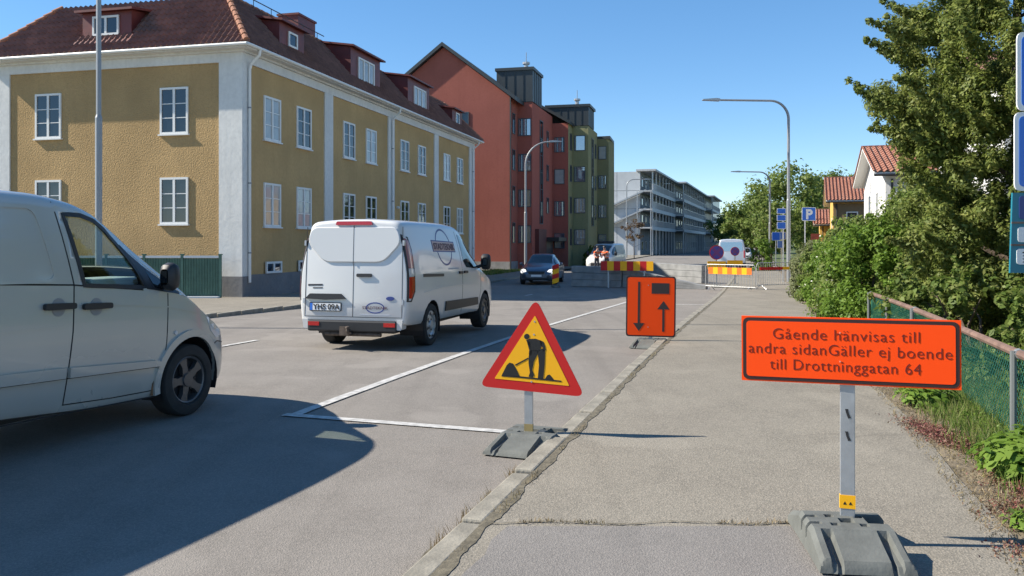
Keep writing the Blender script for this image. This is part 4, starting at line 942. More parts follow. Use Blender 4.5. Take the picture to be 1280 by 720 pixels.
# --- oncoming car
def saloon(name, label, loc, rz, paint, lit=True):
    v = empty(name, loc, rz); tag(v, label, 'car')
    L = Loft([(-2.3, .38, .78, .95, .66, .72, .60, .08), (-2.1, .28, .82, 1.02, .80, .84, .66, .08), (-1.6, .24, .86, 1.10, .86, .89, .62, .08), (-1.0, .22, .90, 1.36, .87, .90, .58, .10), (-.3, .22, .90, 1.46, .87, .90, .57, .10), (.2, .22, .89, 1.42, .87, .90, .57, .10), (.7, .22, .87, 1.18, .87, .90, .60, .08), (1.05, .22, .80, 1.0, .87, .89, .68, .07), (1.6, .22, .74, .90, .84, .86, .66, .08), (2.0, .22, .66, .80, .76, .78, .58, .08), (2.25, .28, .55, .68, .62, .62, .46, .06), (2.33, .36, .5, .58, .5, .5, .36, .04)], crown=.02)
    bm = L.bm(.09); AR = [(.34 * math.cos(2 * math.pi * i / 16), .31 + .34 * math.sin(2 * math.pi * i / 16)) for i in range(16)]
    for a in (1.4, -1.28): cut_hole(bm, [(x + a, z) for x, z in AR], .45)
    bm_obj('body', bm, [paint], v, 30)
    for xx in (1.4, -1.28):
        arch_parts(L, v, xx, .31, .34, .45)
        for sg in (1, -1): wheel(v, (xx, sg * .79, .315), .315, .2, sg, 'five', ALLOY)
    for sg in (1, -1):
        sd = L.side(sg)
        panel('side_glass', [(-1.35, 1.0), (-1.0, 1.27), (-.4, 1.36), (.15, 1.33), (.65, 1.10), (.85, .95), (.3, .94), (-.8, .96)], sd, DGLASS, v, off=.004)
        panel('headlamp', [(1.78, .76), (2.05, .72), (2.2, .64), (2.14, .56), (1.9, .60)], sd, LAMPON if lit else CLEARL, v, off=.006, step=.06)
        mirror(v, (.62, sg * .93, .98), sg, paint, .15, .14)
        strip('panel_gap', [(.7, .9), (.68, .5), (.6, .26)], .012, sd, GAP, v); strip('panel_gap', [(-.35, .93), (-.35, .26)], .012, sd, GAP, v)
    panel('windscreen', [(.28, -.5), (.28, .5), (1.02, .62), (1.02, -.62)], L.top(), DGLASS, v, off=.006, step=.1)
    panel('rear_glass', [(-.95, -.5), (-.95, .5), (-1.6, .55), (-1.6, -.55)], L.top(), DGLASS, v, off=.006, step=.1)
    fr = lambda a, b, o: (2.30 - .05 * abs(a) + o, a, b)
    panel('grille', rpoly([(-.42, .66), (.42, .66), (.36, .52), (-.36, .52)], .04), fr, BLACK, v, off=.06, thick=.3, step=.1)
    panel('air_intake', rpoly([(-.6, .40), (.6, .40), (.55, .28), (-.55, .28)], .04), fr, BLACK, v, off=.03, thick=.3, step=.1)
    panel('number_plate', [(-.25, .50), (.25, .50), (.25, .40), (-.25, .40)], fr, SWHITE, v, off=.085, thick=.05, step=0)
    return v
saloon('blue_grey_car', 'grey-blue saloon car with lit headlights coming past the concrete barrier', (1.55, 42.3, -.45), math.atan2(-1, -.17), plain('grey blue paint', (.10, .125, .165), .3, .5, coat=.6))
saloon('distant_car', 'small pale car parked far beyond the silver van', (25.5, 92, -.45), math.atan2(-1, -.3), plain('pale paint', (.55, .56, .58), .35, .2), False)

# ------------------------------------------------------------------ portable road signs in the foreground
def foot_mesh():
    """recycled-plastic foot plate, long axis y, as a moulded height field"""
    nx, ny = 44, 84; W, Lg = .40, .78
    def h(x, y):
        ax, ay = abs(x), abs(y); b = .115
        if ay > .15:                                          # end ramps with raised side ribs
            t = (ay - .15) / (Lg / 2 - .15); pad = .112 - .062 * t
            if ax < .105: b = pad
            elif ax < .125: b = pad - .03
            elif ax < .15: b = .078 - .04 * t
            else: b = .112 - .055 * t
        if .052 < ay < .085 and .05 < ax < .09: b = .075        # small slots
        if ax < .035 and ay < .03: b = .06                     # socket
        if x > .10 and -.03 < y < .10: b = .045               # hand hole
        if x < -.13 and .04 < y < .07: b = .07
        if x < -.13 and -.07 < y < -.04: b = .07
        e = min((W / 2 - ax) / .015, (Lg / 2 - ay) / .015, 1); return b - .02 * (1 - max(0, e))
    vs = []; fs = []
    for j in range(ny + 1):
        for i in range(nx + 1):
            x, y = -W / 2 + W * i / nx, -Lg / 2 + Lg * j / ny; hz = h(x, y); k = 1 - .035 * (hz / .115)
            vs.append((x * k, y * k, hz))
    n1 = nx + 1
    fs = [(j * n1 + i, j * n1 + i + 1, (j + 1) * n1 + i + 1, (j + 1) * n1 + i) for j in range(ny) for i in range(nx)]
    rim = [i for i in range(n1)] + [j * n1 + nx for j in range(1, ny + 1)] + [ny * n1 + i for i in range(nx - 1, -1, -1)] + [j * n1 for j in range(ny - 1, 0, -1)]
    b = len(vs); vs += [(vs[i][0] * 1.03, vs[i][1] * 1.02, .012) for i in rim]; k = len(rim)
    fs += [(rim[i], b + i, b + (i + 1) % k, rim[(i + 1) % k]) for i in range(k)]
    m = MB(); m.add(vs, fs); return m.mesh('foot_plate', FOOT, smooth=28)
FOOTM = foot_mesh()
def plate_frame(loc, yaw, roll=0, pitch=0):
    return Matrix.Translation(loc) @ Matrix.Rotation(yaw, 4, 'Z') @ Matrix.Rotation(pitch, 4, 'X') @ Matrix.Rotation(roll, 4, 'Y')
def flat(name, poly, y0, y1, mat, parent, M=None):
    """a plate in the sign's x-z plane, front at y0 (towards -y)"""
    m = MB(); m.prism(poly, lambda u, v: (u, y1, v), lambda u, v: (u, y0, v)); o = m.build(name, mat, parent)
    if M: o.matrix_local = M
    return o
TXT = Matrix.Rotation(R(90), 4, 'X')
DT = plain('dark print', (.03, .03, .035), .5)

# warning triangle with worker
ts = empty('roadworks_sign', (.13, 6.50, 0), R(-15)); tag(ts, 'red and yellow triangular roadworks sign with digging worker beside the kerb', 'sign')
f = mkobj('foot_plate', FOOTM, ts, (.03, .03, 0), (0, 0, -.12)); f.scale = (1.15, 1.15, 1.0)
m = MB(); m.box(-.032, .032, -.012, .012, .05, .62); m.build('pole', GALV, ts)
m = MB(); m.box(-.034, .034, -.014, .014, .115, .17); m.build('pole_label', plain('dirty yellow label', (.32, .24, .10), .6), ts)
SC = .755 / 418
def q(p): return ((p[0] - 217) * SC, (406 - p[1]) * SC + .44)
pl = flat('plate', rpoly([(-.42, .425), (.42, .425), (0, 1.145)], .075, 6), -.022, -.014, SRED, ts)
pl.matrix_local = plate_frame((0, 0, 0), 0, R(3.1)); 
flat('plate_back', rpoly([(-.42, .425), (.42, .425), (0, 1.145)], .075, 6), -.0135, -.012, GALV, pl)
flat('yellow_field', rpoly([(-.297, .497), (.297, .497), (0, 1.012)], .008, 2), -.024, -.02, SYEL, pl)
c31, s31 = math.cos(R(-3.1)), math.sin(R(-3.1))
def qq(pts):
    out = []
    for p in pts:
        x, z = q(p); z -= .44; out.append((x * c31 - z * s31 * -1 * 0 + 0 * z, z + .44 + x * .054))
    return out
SB = plain('pictogram black', (.012, .012, .012), .5)
for pts in (circ(186, 180, 12, n=16),
            [(184, 196), (196, 190), (226, 188), (250, 196), (256, 206), (252, 225), (246, 242), (206, 240), (200, 222)],
            [(244, 193), (260, 200), (268, 216), (273, 234), (266, 242), (258, 240), (260, 228), (248, 214)],
            [(186, 196), (203, 204), (212, 236), (214, 256), (206, 262), (199, 256), (200, 238)],
            [(206, 238), (240, 238), (237, 256), (224, 284), (218, 322), (228, 344), (222, 354), (203, 351), (208, 334), (200, 292), (199, 262)],
            [(234, 240), (260, 228), (270, 240), (271, 300), (268, 360), (244, 358), (246, 300), (240, 262)],
            [(140, 302), (196, 270), (200, 274), (144, 307)],
            [(84, 350), (104, 306), (116, 294), (132, 298), (148, 322), (166, 354)],
            [(275, 358), (284, 342), (294, 338), (304, 348), (316, 362)],
            [(84, 350), (166, 351), (346, 362), (346, 368), (166, 358), (84, 355)]):
    flat('pictogram', qq(pts), -.026, -.022, SB, pl)
for z in (.965, .865, .50): flat('rivet', circ(.0, z, .007, n=10), -.026, -.02, GALV, pl)

# lane-layout sign
ls = empty('lane_sign', (2.15, 13.05, gz(13)), R(-9)); tag(ls, 'orange board with two black arrows standing on the roadway by the kerb', 'sign')
mkobj('foot_plate', FOOTM, ls, (.0, .02, 0), (0, 0, R(-12))).scale = (1.15, 1.15, 1.0)
m = MB(); m.box(-.03, .03, -.01, .01, .05, .9); m.build('pole', GALV, ls)
o = flat('plate', rpoly([(-.38, .15), (.38, .15), (.38, 1.09), (-.38, 1.09)], .05, 5), -.022, -.012, SBLACK, ls); o.rotation_euler = (0, R(.6), 0)
flat('orange_field', rpoly([(-.358, .172), (.358, .172), (.358, 1.068), (-.358, 1.068)], .04, 5), -.025, -.02, ORANGE, o)
AK = plain('arrow black', (.035, .022, .02), .5)
flat('arrow', [(-.20, 1.0), (-.165, 1.0), (-.165, .36), (-.095, .36), (-.1825, .235), (-.27, .36), (-.20, .36)], -.027, -.022, AK, o)
flat('arrow', [(.175, .235), (.21, .235), (.21, .58), (.285, .58), (.1925, .71), (.10, .58), (.175, .58)], -.027, -.022, AK, o)
flat('block_symbol', [(.01, .82), (.28, .82), (.28, .985), (.01, .985)], -.027, -.022, AK, o)
for x, z in ((-.04, .95), (-.04, .30)): flat('rivet', circ(x, z, .008, n=10), -.027, -.022, GALV, o)

# detour text sign
os_ = empty('text_sign', (1.645, 4.12, .095), R(-17)); tag(os_, 'wide orange sign with three lines of dark text on the pavement', 'sign')
mkobj('foot_plate', FOOTM, os_, (-.01, -.08, .0), (0, 0, R(10))).scale = (1.02, .92, 1.2)
m = MB(); m.box(-.034, .034, -.012, .012, .08, .92); m.build('pole', GALV, os_, bev=.003)
for z in (.53, .64):
    m = MB()
    m.prism([(-.012, z + .022), (.002, z + .022), (.006, z), (.016, z - .022), (.002, z - .024), (-.006, z)], lambda u, v: (u, -.0115, v), lambda u, v: (u, -.0135, v)); m.build('slot', BLACK, os_)
m = MB(); m.box(-.036, .036, -.0145, .0145, .175, .24); lb = m.build('pole_label', SYEL, os_)
for sx_ in (-.013, .013): flat('pictogram', [(sx_ - .008, .195), (sx_ + .008, .195), (sx_, .21)], -.0155, -.0145, SB, lb)
po = flat('plate', [(-.495, .782), (.50, .782), (.50, 1.108), (-.495, 1.108)], -.026, -.014, ORANGE, os_)
po.matrix_local = plate_frame((0, 0, 0), R(-2), R(-.3))
flat('border', rpoly([(-.488, .789), (.493, .789), (.493, 1.101), (-.488, 1.101)], .032, 5), -.028, -.024, SBLACK, po)
flat('orange_field', rpoly([(-.471, .806), (.476, .806), (.476, 1.084), (-.471, 1.084)], .02, 5), -.030, -.026, ORANGE, po)
TR = plain('sign lettering', (.13, .008, .005), .5)
for s, x, z, wid in (('Gående hänvisas till', -.01, .998, .665), ('andra sidanGäller ej boende', .0, .924, .92), ('till Drottninggatan 64', -.015, .846, .685)):
    t = text_obj('lettering', s, .077, TR, po, Matrix.Translation((0, 0, 0)), offset=-.0012, spacing=1.08)
    xs = [v.co.x for v in t.data.vertices]; k = wid / (max(xs) - min(xs)); cxx = (max(xs) + min(xs)) / 2; x_l = min(xs); bpy.data.objects.remove(t)
    acc = ''
    for wd_ in s.split(' '):                                   # each word a part of its own
        t0 = text_obj('lettering', acc + wd_, .077, TR, po, Matrix.Translation((0, 0, 0)), offset=-.0012, spacing=1.08, align='LEFT'); right = max(v.co.x for v in t0.data.vertices); bpy.data.objects.remove(t0)
        t1 = text_obj('lettering', wd_, .077, TR, po, Matrix.Translation((0, 0, 0)), offset=-.0012, spacing=1.08, align='LEFT'); r1_ = max(v.co.x for v in t1.data.vertices)
        if not acc: l0 = min(v.co.x for v in t1.data.vertices)
        t1.data.transform(Matrix.Translation((x - wid / 2, -.0312, z)) @ TXT @ Matrix.Diagonal((k, 1, 1, 1)) @ Matrix.Translation((right - r1_ - l0, 0, 0))); acc += wd_ + ' '
for z in (1.015, .875): flat('rivet', circ(-.03, z + .02, .004, n=10), -.033, -.028, plain('rivet orange', (.75, .3, .2), .4), po)

# parking sign stack at the right edge
ps = empty('parking_sign', (4.52, 6.95, .1), R(-4)); tag(ps, 'stack of blue parking plates cut off by the right picture edge', 'sign')
m = MB(); m.tube([(0, .05, -.1), (0, .05, 3.5)], .03, 10); m.build('pole', GALV, ps)
def bp(x0, z0, z1, mat=SBLUE, border=SWHITE, parent=ps):
    o = flat('plate', rpoly([(x0, z0), (x0 + .66, z0), (x0 + .66, z1), (x0, z1)], .06), -.005, .012, border, parent)
    flat('plate_field', rpoly([(x0 + .035, z0 + .035), (x0 + .625, z0 + .035), (x0 + .625, z1 - .035), (x0 + .035, z1 - .035)], .045), -.008, -.003, mat, o); return o
bp(-.33, 2.565, 3.22); bp(-.35, 1.90, 2.555)
o = flat('panel_box', [(-.385, 1.22), (.34, 1.22), (.34, 1.885), (-.365, 1.885)], -.004, .02, STEAL, ps)
a = flat('operator_plate', rpoly([(-.315, 1.665), (.3, 1.665), (.3, 1.86), (-.315, 1.86)], .03), -.010, -.003, SNAVY, o)
text_obj('logo_lettering', '6', .15, SWHITE, a, Matrix.Translation((-.20, -.0115, 1.73)) @ TXT, offset=.006)
text_obj('logo_lettering', 'PA', .055, SWHITE, a, Matrix.Translation((-.215, -.0115, 1.68)) @ TXT, offset=.001)
flat('strip', [(-.375, 1.63), (.33, 1.63), (.33, 1.645), (-.375, 1.645)], -.010, -.003, BROWNR, o)
flat('info_plate', rpoly([(-.325, 1.475), (.3, 1.475), (.3, 1.60), (-.325, 1.60)], .025), -.010, -.003, SWHITE, o)
flat('strip', [(-.38, 1.445), (.33, 1.445), (.33, 1.46), (-.38, 1.46)], -.010, -.003, BROWNR, o)
a = flat('info_plate', rpoly([(-.335, 1.29), (.3, 1.29), (.3, 1.42), (-.335, 1.42)], .025), -.010, -.003, SWHITE, o)
for i in range(4): flat('printed_line', [(-.29, 1.395 - i * .026), (-.06, 1.395 - i * .026), (-.06, 1.383 - i * .026), (-.29, 1.383 - i * .026)], -.0115, -.0095, DT if i == 0 else plain('grey print2', (.25, .26, .28), .5), a)

# ------------------------------------------------------------------ street lamps
def arc_lamp(name, label, x, y, H, arm, dirx, r0=.075, r1=.05, bend=.9, group='street lamps'):
    z0 = gz(y) + .09; o = empty(name, (x, y, z0)); tag(o, label, 'street lamp', group)
    m = MB(); m.tube([(0, 0, -.1), (0, 0, H * .45)], r0 * 1.15, 12); m.tube([(0, 0, H * .45), (0, 0, H * .45 + .06)], [r0 * 1.15, r0 * .85], 12); m.build('post', POLE, o, smooth=True)
    pts = [(0, 0, H * .45)]; pts += [(dirx * bend * (1 - math.cos(a)), 0, H - bend + bend * math.sin(a)) for a in [math.pi / 2 * i / 10 for i in range(11)]]
    pts.append((dirx * arm, 0, H + .01 * arm)); m = MB(); k = len(pts); m.tube(pts, [r0 * .85 + (r1 - r0 * .85) * i / (k - 1) for i in range(k)], 10); m.build('arm', POLE, o, smooth=True)
    m = MB(); a = dirx * arm; m.prism(rpoly([(-.1, -.06), (.75, -.02), (.75, .03), (.1, .08), (-.1, .06)], .03), lambda u, v: (a + dirx * u, -.13, H + .01 * arm + v), lambda u, v: (a + dirx * u, .13, H + .01 * arm + v)); m.build('luminaire', GALV, o)
    return o
arc_lamp('street_lamp', 'tall grey street lamp with long flat arm over the road on the right', 13.66, 41.5, 8.95, 3.5, -1, .085, .05)
arc_lamp('street_lamp', 'second arched street lamp on the right, behind the parking signs', 22.1, 72, 8.0, 2.6, -1, .085, .05)
arc_lamp('street_lamp', 'small far street lamp, third of the row on the right', 36.6, 122, 8.6, 2.4, -1, .085, .05)
arc_lamp('street_lamp', 'slender curved street lamp in front of the red building', .94, 58, 8.9, 1.75, 1, .085, .05, 1.6)
arc_lamp('street_lamp', 'straight grey lamp post in front of the ochre building, top out of view', XL(16.6) - .55, 16.6, 9.0, 2.4, 1, .056, .04)
arc_lamp('street_lamp', 'pale street lamp before the gable of the grey apartment block', 14.6, 107, 10, 2.4, 1, .085, .05)

# ------------------------------------------------------------------ small signs near the far pavement
def blue_sign(name, label, x, y, plates, H, letter=None):
    o = empty(name, (x, y, gz(y) + .09)); tag(o, label, 'sign')
    m = MB(); m.tube([(0, 0, -.1), (0, 0, H)], .03, 8); m.build('pole', GALV, o)
    for (x0, x1, z0, z1) in plates:
        a = flat('plate', rpoly([(x0, z0), (x1, z0), (x1, z1), (x0, z1)], .05), -.05, -.035, SWHITE, o); t = .025
        flat('plate_field', rpoly([(x0 + t, z0 + t), (x1 - t, z0 + t), (x1 - t, z1 - t), (x0 + t, z1 - t)], .04), -.055, -.045, SBLUE, a)
        if letter: text_obj('lettering', letter, .62, SWHITE, a, Matrix.Translation(((x0 + x1) / 2, -.058, z0 + .1)) @ TXT, offset=.025)
    return o
blue_sign('p_sign', 'square blue parking sign with white letter P above the hedge', 13.95, 40.0, [(-.16, .50, 2.98, 3.62)], 3.6, 'P')
blue_sign('street_sign', 'three small blue plates stacked beside the tall right street lamp', 13.3, 41.2, [(-.32, .12, 3.35, 3.62), (-.32, .12, 3.0, 3.3), (-.32, .12, 2.6, 2.95)], 3.7)
blue_sign('crossing_sign', 'small blue plate on a pole before the far trees', 19.0, 60.5, [(-.3, .3, 2.1, 2.7)], 2.8)
blue_sign('distant_sign', 'pair of small blue plates right of the parked van', 21.8, 68, [(-.35, .35, 2.2, 2.8), (-.35, .2, 1.5, 2.1)], 2.9)
def round_sign(label, x, y, r, zc, sub):
    o = empty('no_stopping_sign', (x, y, gz(y))); tag(o, label, 'sign', 'temporary no-stopping signs')
    mkobj('foot_plate', FOOTM, o, (0, 0, 0)); m = MB(); m.box(-.03, .03, -.01, .01, .05, zc); m.build('pole', GALV, o)
    a = flat('plate', circ(0, zc, r), -.03, -.014, SRED, o); flat('blue_disc', circ(0, zc, r * .88), -.033, -.028, plain('sign violet blue', (.05, .05, .28), .4), a); PUR = plain('sign purple', (.16, .03, .16), .4)
    d = .06 * r / .3
    for s in ((1, 1), (1, -1)):
        flat('cross_bar', [(s[0] * -r * .6 - d * .7, zc - s[1] * r * .6 + d * .7 * s[1]), (s[0] * -r * .6 + d * .7, zc - s[1] * r * .6 - d * .7 * s[1]), (s[0] * r * .6 + d * .7, zc + s[1] * r * .6 - d * .7 * s[1]), (s[0] * r * .6 - d * .7, zc + s[1] * r * .6 + d * .7 * s[1])], -.035 - .001 * s[1], -.032, PUR, a)
    b = flat('text_plate', [(-sub[0], sub[1]), (sub[0], sub[1]), (sub[0], sub[2]), (-sub[0], sub[2])], -.03, -.014, SYEL, o)
    return o
round_sign('larger round no-stopping sign over the striped crowd barrier', 9.3, 38.2, .33, 1.58, (.42, .82, 1.18))
round_sign('smaller round no-stopping sign in front of the parked van', 10.4, 39.2, .21, 1.62, (.36, 1.0, 1.2))

# ------------------------------------------------------------------ crowd barriers, striped beam, concrete blocks, marker
def crowd_barrier(label, p, q, board):
    p, q = Vector(p), Vector(q); d = q - p; Ln = d.length; o = empty('crowd_barrier', (p.x, p.y, gz(p.y) + (.09 if p.x > XK(p.y) + .3 else .0)), math.atan2(d.y, d.x)); tag(o, label, 'barrier', 'crowd barriers across the pavement')
    m = MB(); pts = [(0, 0, .18), (0, 0, 1.0), (.08, 0, 1.1), (Ln - .08, 0, 1.1), (Ln, 0, 1.0), (Ln, 0, .18), (0, 0, .18)]; m.tube(pts, .016, 8); m.build('frame', plain('white tube', (.45, .45, .44), .4, .3), o)
    m = MB(); n = int(Ln / .12)
    for i in range(1, n): m.tube([(Ln * i / n, 0, .18), (Ln * i / n, 0, 1.1)], .008, 6)
    m.build('bars', GALV, o)['kind'] = 'stuff'
    for x in (.25, Ln - .25):
        m = MB(); m.tube([(x, -.3, .02), (x, -.05, .16), (x, .05, .16), (x, .3, .02)], .018, 6); m.build('leg', GALV, o)
    if board == 'wide':
        n = 9
        for i in range(n):
            m = MB(); m.box(.15 + (Ln - .3) * i / n, .15 + (Ln - .3) * (i + 1) / n, -.045, -.025, .70, .98); m.build('stripe_panel', SYEL if i % 2 else plain('stripe orange', (.75, .17, .02), .4), o)
    else:
        n = 5
        for i in range(n):
            m = MB(); m.box(.15 + (Ln - .3) * i / n, .15 + (Ln - .3) * (i + 1) / n, -.045, -.025, .80, .92); m.build('stripe_panel', SYEL if i == 3 else SRED, o)
crowd_barrier('left crowd barrier with wide yellow and orange striped board', (8.3, 36.0), (10.0, 34.5), 'wide')
crowd_barrier('right crowd barrier with narrow red bar next to the hedge', (10.06, 34.55), (12.2, 35.7), 'thin')
sb = empty('striped_beam', (4.0, 37.75, -.45), math.atan2(-.6, 2.25)); tag(sb, 'red and yellow striped barrier beam above the concrete blocks', 'barrier')
w0 = 2.33 / 8
for i in range(8):
    m = MB(); m.box(w0 * i, w0 * (i + 1), -.06, .0, .78, 1.20); m.build('stripe_panel', SYEL if i % 2 else SRED, sb)
for x in (.3, 1.9):
    m = MB(); m.box(x, x + .06, .0, .05, 0, 1.15); m.build('post', GALV, sb)
def block(label, p, q, h0, h1, th=.45, layers=3):
    p, q = Vector(p), Vector(q); d = q - p; Ln = d.length; o = empty('concrete_block', (p.x, p.y, gz(p.y)), math.atan2(d.y, d.x)); tag(o, label, 'concrete block', 'concrete barrier blocks')
    for i in range(layers):
        a0, a1 = i / layers, (i + 1) / layers; e = .03 * (layers - i) / layers
        m = MB(); g = .012
        m.prism([(0, h0 * a0 + g), (Ln, h1 * a0 + g * h1 / h0), (Ln, h1 * a1), (0, h0 * a1)], lambda u, v: (u, -e, v), lambda u, v: (u, th + e, v)); m.build('slab', CONC, o, bev=.012)
    return o
block('upright concrete barrier block at the end beside the oncoming car', (2.75, 38.9), (4.95, 37.95), .95, .92)
block('long wedge-shaped concrete barrier sloping down to the kerb', (5.0, 37.93), (8.4, 36.4), .90, .14)
block('rear concrete barrier block behind the striped beam', (6.6, 45.5), (9.4, 41.6), .98, .90)
mp_ = empty('marker_board', (1.98, 38.2, gz(38)), 0); tag(mp_, 'narrow red and yellow upright marker board in front of the car', 'marker')
mkobj('foot_plate', FOOTM, mp_, (0, 0, 0))
for i in range(4):
    z0 = .14 + i * .21; flat('stripe', [(-.15, z0), (.15, z0 + .1), (.15, z0 + .31), (-.15, z0 + .21)], -.02, .0, SYEL if i % 2 == 0 else SRED, mp_)

# ------------------------------------------------------------------ road workers
HIVIS = plain('orange workwear', (.80, .13, .03), .7, var=.15, scale=6); REFL = plain('reflective tape', (.62, .62, .60), .4); SKIN = plain('skin', (.45, .26, .19), .6); NAVYC = plain('dark trousers', (.03, .035, .05), .8)
def skin_mesh(name, verts, edges, radii, mat, root=0, sub=2):
    me = bpy.data.meshes.new(name); bm = bmesh.new(); sl_ = bm.verts.layers.skin.verify()
    bv = [bm.verts.new(v) for v in verts]
    for v, r in zip(bv, radii):
        r = r if isinstance(r, tuple) else (r, r); v[sl_].radius = r; v[sl_].use_root = False
    bv[root][sl_].use_root = True
    for a, b in edges: bm.edges.new((bv[a], bv[b]))
    bm.to_mesh(me); bm.free(); o = bpy.data.objects.new(name, me); C.objects.link(o)
    o.modifiers.new('s', 'SKIN').use_smooth_shade = True; s = o.modifiers.new('u', 'SUBSURF'); s.levels = s.render_levels = sub
    dg = bpy.context.evaluated_depsgraph_get(); m2 = bpy.data.meshes.new_from_object(o.evaluated_get(dg)); bpy.data.objects.remove(o); m2.materials.clear(); m2.materials.append(mat); m2.name = name; return m2
def worker(label, x, y, rz, bend):
    o = empty('person', (x, y, gz(y)), rz); tag(o, label, 'person', 'road workers')
    b = bend
    V = [(0, 0, .95), (0, .02, 1.12), (0, .05 + b * .3, 1.32), (0, .07 + b * .5, 1.47), (0, .09 + b * .6, 1.56), (0, .10 + b * .7, 1.66), (0, .10 + b * .75, 1.74),
         (.10, 0, .9), (.11, .03, .50), (.11, -.02, .10), (.12, .12, .04), (-.10, 0, .9), (-.12, -.03, .50), (-.12, -.05, .10), (-.13, .1, .04),
         (.19, .06 + b * .45, 1.40), (.25, .10 + b * .4, 1.13), (.18, .28 + b * .3, 1.02), (.14, .36 + b * .3, 1.02), (-.19, .06 + b * .45, 1.40), (-.26, .10 + b * .4, 1.13), (-.18, .28 + b * .3, 1.04), (-.14, .36 + b * .3, 1.04)]
    E_ = [(0, 1), (1, 2), (2, 3), (3, 4), (4, 5), (5, 6), (0, 7), (7, 8), (8, 9), (9, 10), (0, 11), (11, 12), (12, 13), (13, 14), (3, 15), (15, 16), (16, 17), (17, 18), (3, 19), (19, 20), (20, 21), (21, 22)]
    Rr = [(.15, .11), (.14, .10), (.16, .11), (.10, .08), .055, (.085, .095), (.075, .085), (.085, .09), .06, .045, (.045, .05), (.085, .09), .06, .045, (.045, .05), .065, .048, .038, .04, .065, .048, .038, .04]
    me = skin_mesh('body', V, E_, Rr, SKIN); me.materials.append(NAVYC)
    for p in me.polygons: p.material_index = 1 if p.center.z < 1.0 and abs(p.center.y) < .24 else 0
    mkobj('body', me, o)
    JV = [V[i] for i in (0, 1, 2, 3, 15, 16, 17, 19, 20, 21)]; jm = skin_mesh('jacket', JV, [(0, 1), (1, 2), (2, 3), (3, 4), (4, 5), (5, 6), (3, 7), (7, 8), (8, 9)], [(.19, .15), (.18, .145), (.195, .15), (.13, .11), .09, .072, .06, .09, .072, .06], HIVIS); jm.materials.append(REFL)
    for p in jm.polygons:
        if abs(p.center.z - 1.12) < .035 or abs(p.center.z - 1.27) < .03: p.material_index = 1
    mkobj('jacket', jm, o)
    h = MB(); cx, cy, cz = 0, .10 + b * .73, 1.70
    h.lathe([(.125, .0), (.12, .05), (.095, .10), (.05, .13), (0, .14)], 18, axis='z', c=(cx, cy - .015, cz)); h.build('hair', BLACK, o, smooth=True)
    f = MB(); f.lathe([(.016, 0), (.012, .02), (0, .028)], 8, axis='y', c=(0, cy + .085, cz - .03)); f.build('nose', SKIN, o)
    return o
worker('road worker in orange jacket on the left, standing by the works van', 5.75, 57.0, R(200), .1)
worker('road worker in orange jacket on the right, leaning forward', 6.45, 57.2, R(140), .25)

# ------------------------------------------------------------------ vegetation
def leaf_mesh(name, pos, nrm, size, mat, aspect=1.6, parent=None, fold=.25):
    """pos, nrm (n,3), size (n): two-triangle bent leaf, random roll"""
    n = len(pos); nrm = nrm / (np.linalg.norm(nrm, axis=1, keepdims=True) + 1e-9)
    t = rng.normal(size=(n, 3)); t -= nrm * (t * nrm).sum(1, keepdims=True); t /= np.linalg.norm(t, axis=1, keepdims=True) + 1e-9; b = np.cross(nrm, t)
    s = size[:, None]
    v = np.empty((n, 4, 3)); v[:, 0] = pos - t * s * aspect * .5; v[:, 2] = pos + t * s * aspect * .5
    v[:, 1] = pos + b * s * .5 + nrm * s * fold; v[:, 3] = pos - b * s * .5 + nrm * s * fold
    me = bpy.data.meshes.new(name); me.vertices.add(4 * n); me.vertices.foreach_set('co', v.ravel())
    me.loops.add(4 * n); me.polygons.add(n); me.loops.foreach_set('vertex_index', np.arange(4 * n, dtype=np.int32)); me.polygons.foreach_set('loop_start', np.arange(0, 4 * n, 4, dtype=np.int32))
    me.update(calc_edges=True); me.materials.append(mat); return mkobj(name, me, parent)
def ball(n, shell=.5):
    d = rng.normal(size=(n, 3)); d /= np.linalg.norm(d, axis=1, keepdims=True); r = (shell + (1 - shell) * rng.random(n)) [:, None]; return d, d * r
def clumped(centers, radii, per, size, upb=.4):
    P = []; N = []; S = []
    for c, r, k in zip(centers, radii, per):
        d, q_ = ball(k, .35); P.append(c + q_ * r); N.append(d + np.array((0, 0, upb)) + rng.normal(size=(k, 3)) * .5); S.append(size * (.6 + .8 * rng.random(k)))
    return np.vstack(P), np.vstack(N), np.concatenate(S)
def trunk(parent, h, r, limbs, name='trunk', spread=1.2, base=.35):
    m = MB(); pts = [(0, 0, -.2)]; rs = [r * 1.3]; limbs = limbs
    for i in range(1, 7): t = i / 6; pts.append((random.uniform(-.06, .06) * h * .15, random.uniform(-.06, .06) * h * .15, h * t)); rs.append(r * (1 - .8 * t))
    m.tube(pts, rs, 9)
    for i in range(limbs):
        t = base + (1 - base) * i / limbs; a = i * 2.4; p = Vector((0, 0, h * t)); l = spread * (1.15 - t) * 1.5; e = p + Vector((math.cos(a) * l, math.sin(a) * l, l * .6))
        m.tube([p, p.lerp(e, .5) + Vector((0, 0, -.05 * l)), e], [r * .45 * (1.1 - t), r * .28 * (1.1 - t), .012], 6)
    return m.build(name, BARK, parent, smooth=50)
JUN = leaf_mat('juniper foliage', ((.095, .125, .036), (.17, .215, .055), (.25, .29, .078), (.33, .34, .11)), .45)
HDG = leaf_mat('hedge leaves', ((.08, .13, .032), (.145, .205, .045), (.21, .27, .065), (.28, .30, .11)), .45)
HDG2 = leaf_mat('grey green leaves', ((.11, .13, .06), (.185, .205, .095), (.26, .27, .145)), .4)
LIME = leaf_mat('light green leaves', ((.10, .18, .028), (.165, .26, .04), (.23, .33, .065)), .45)
FAR1 = leaf_mat('far tree leaves', ((.12, .17, .045), (.20, .26, .065), (.27, .32, .10)), .5)
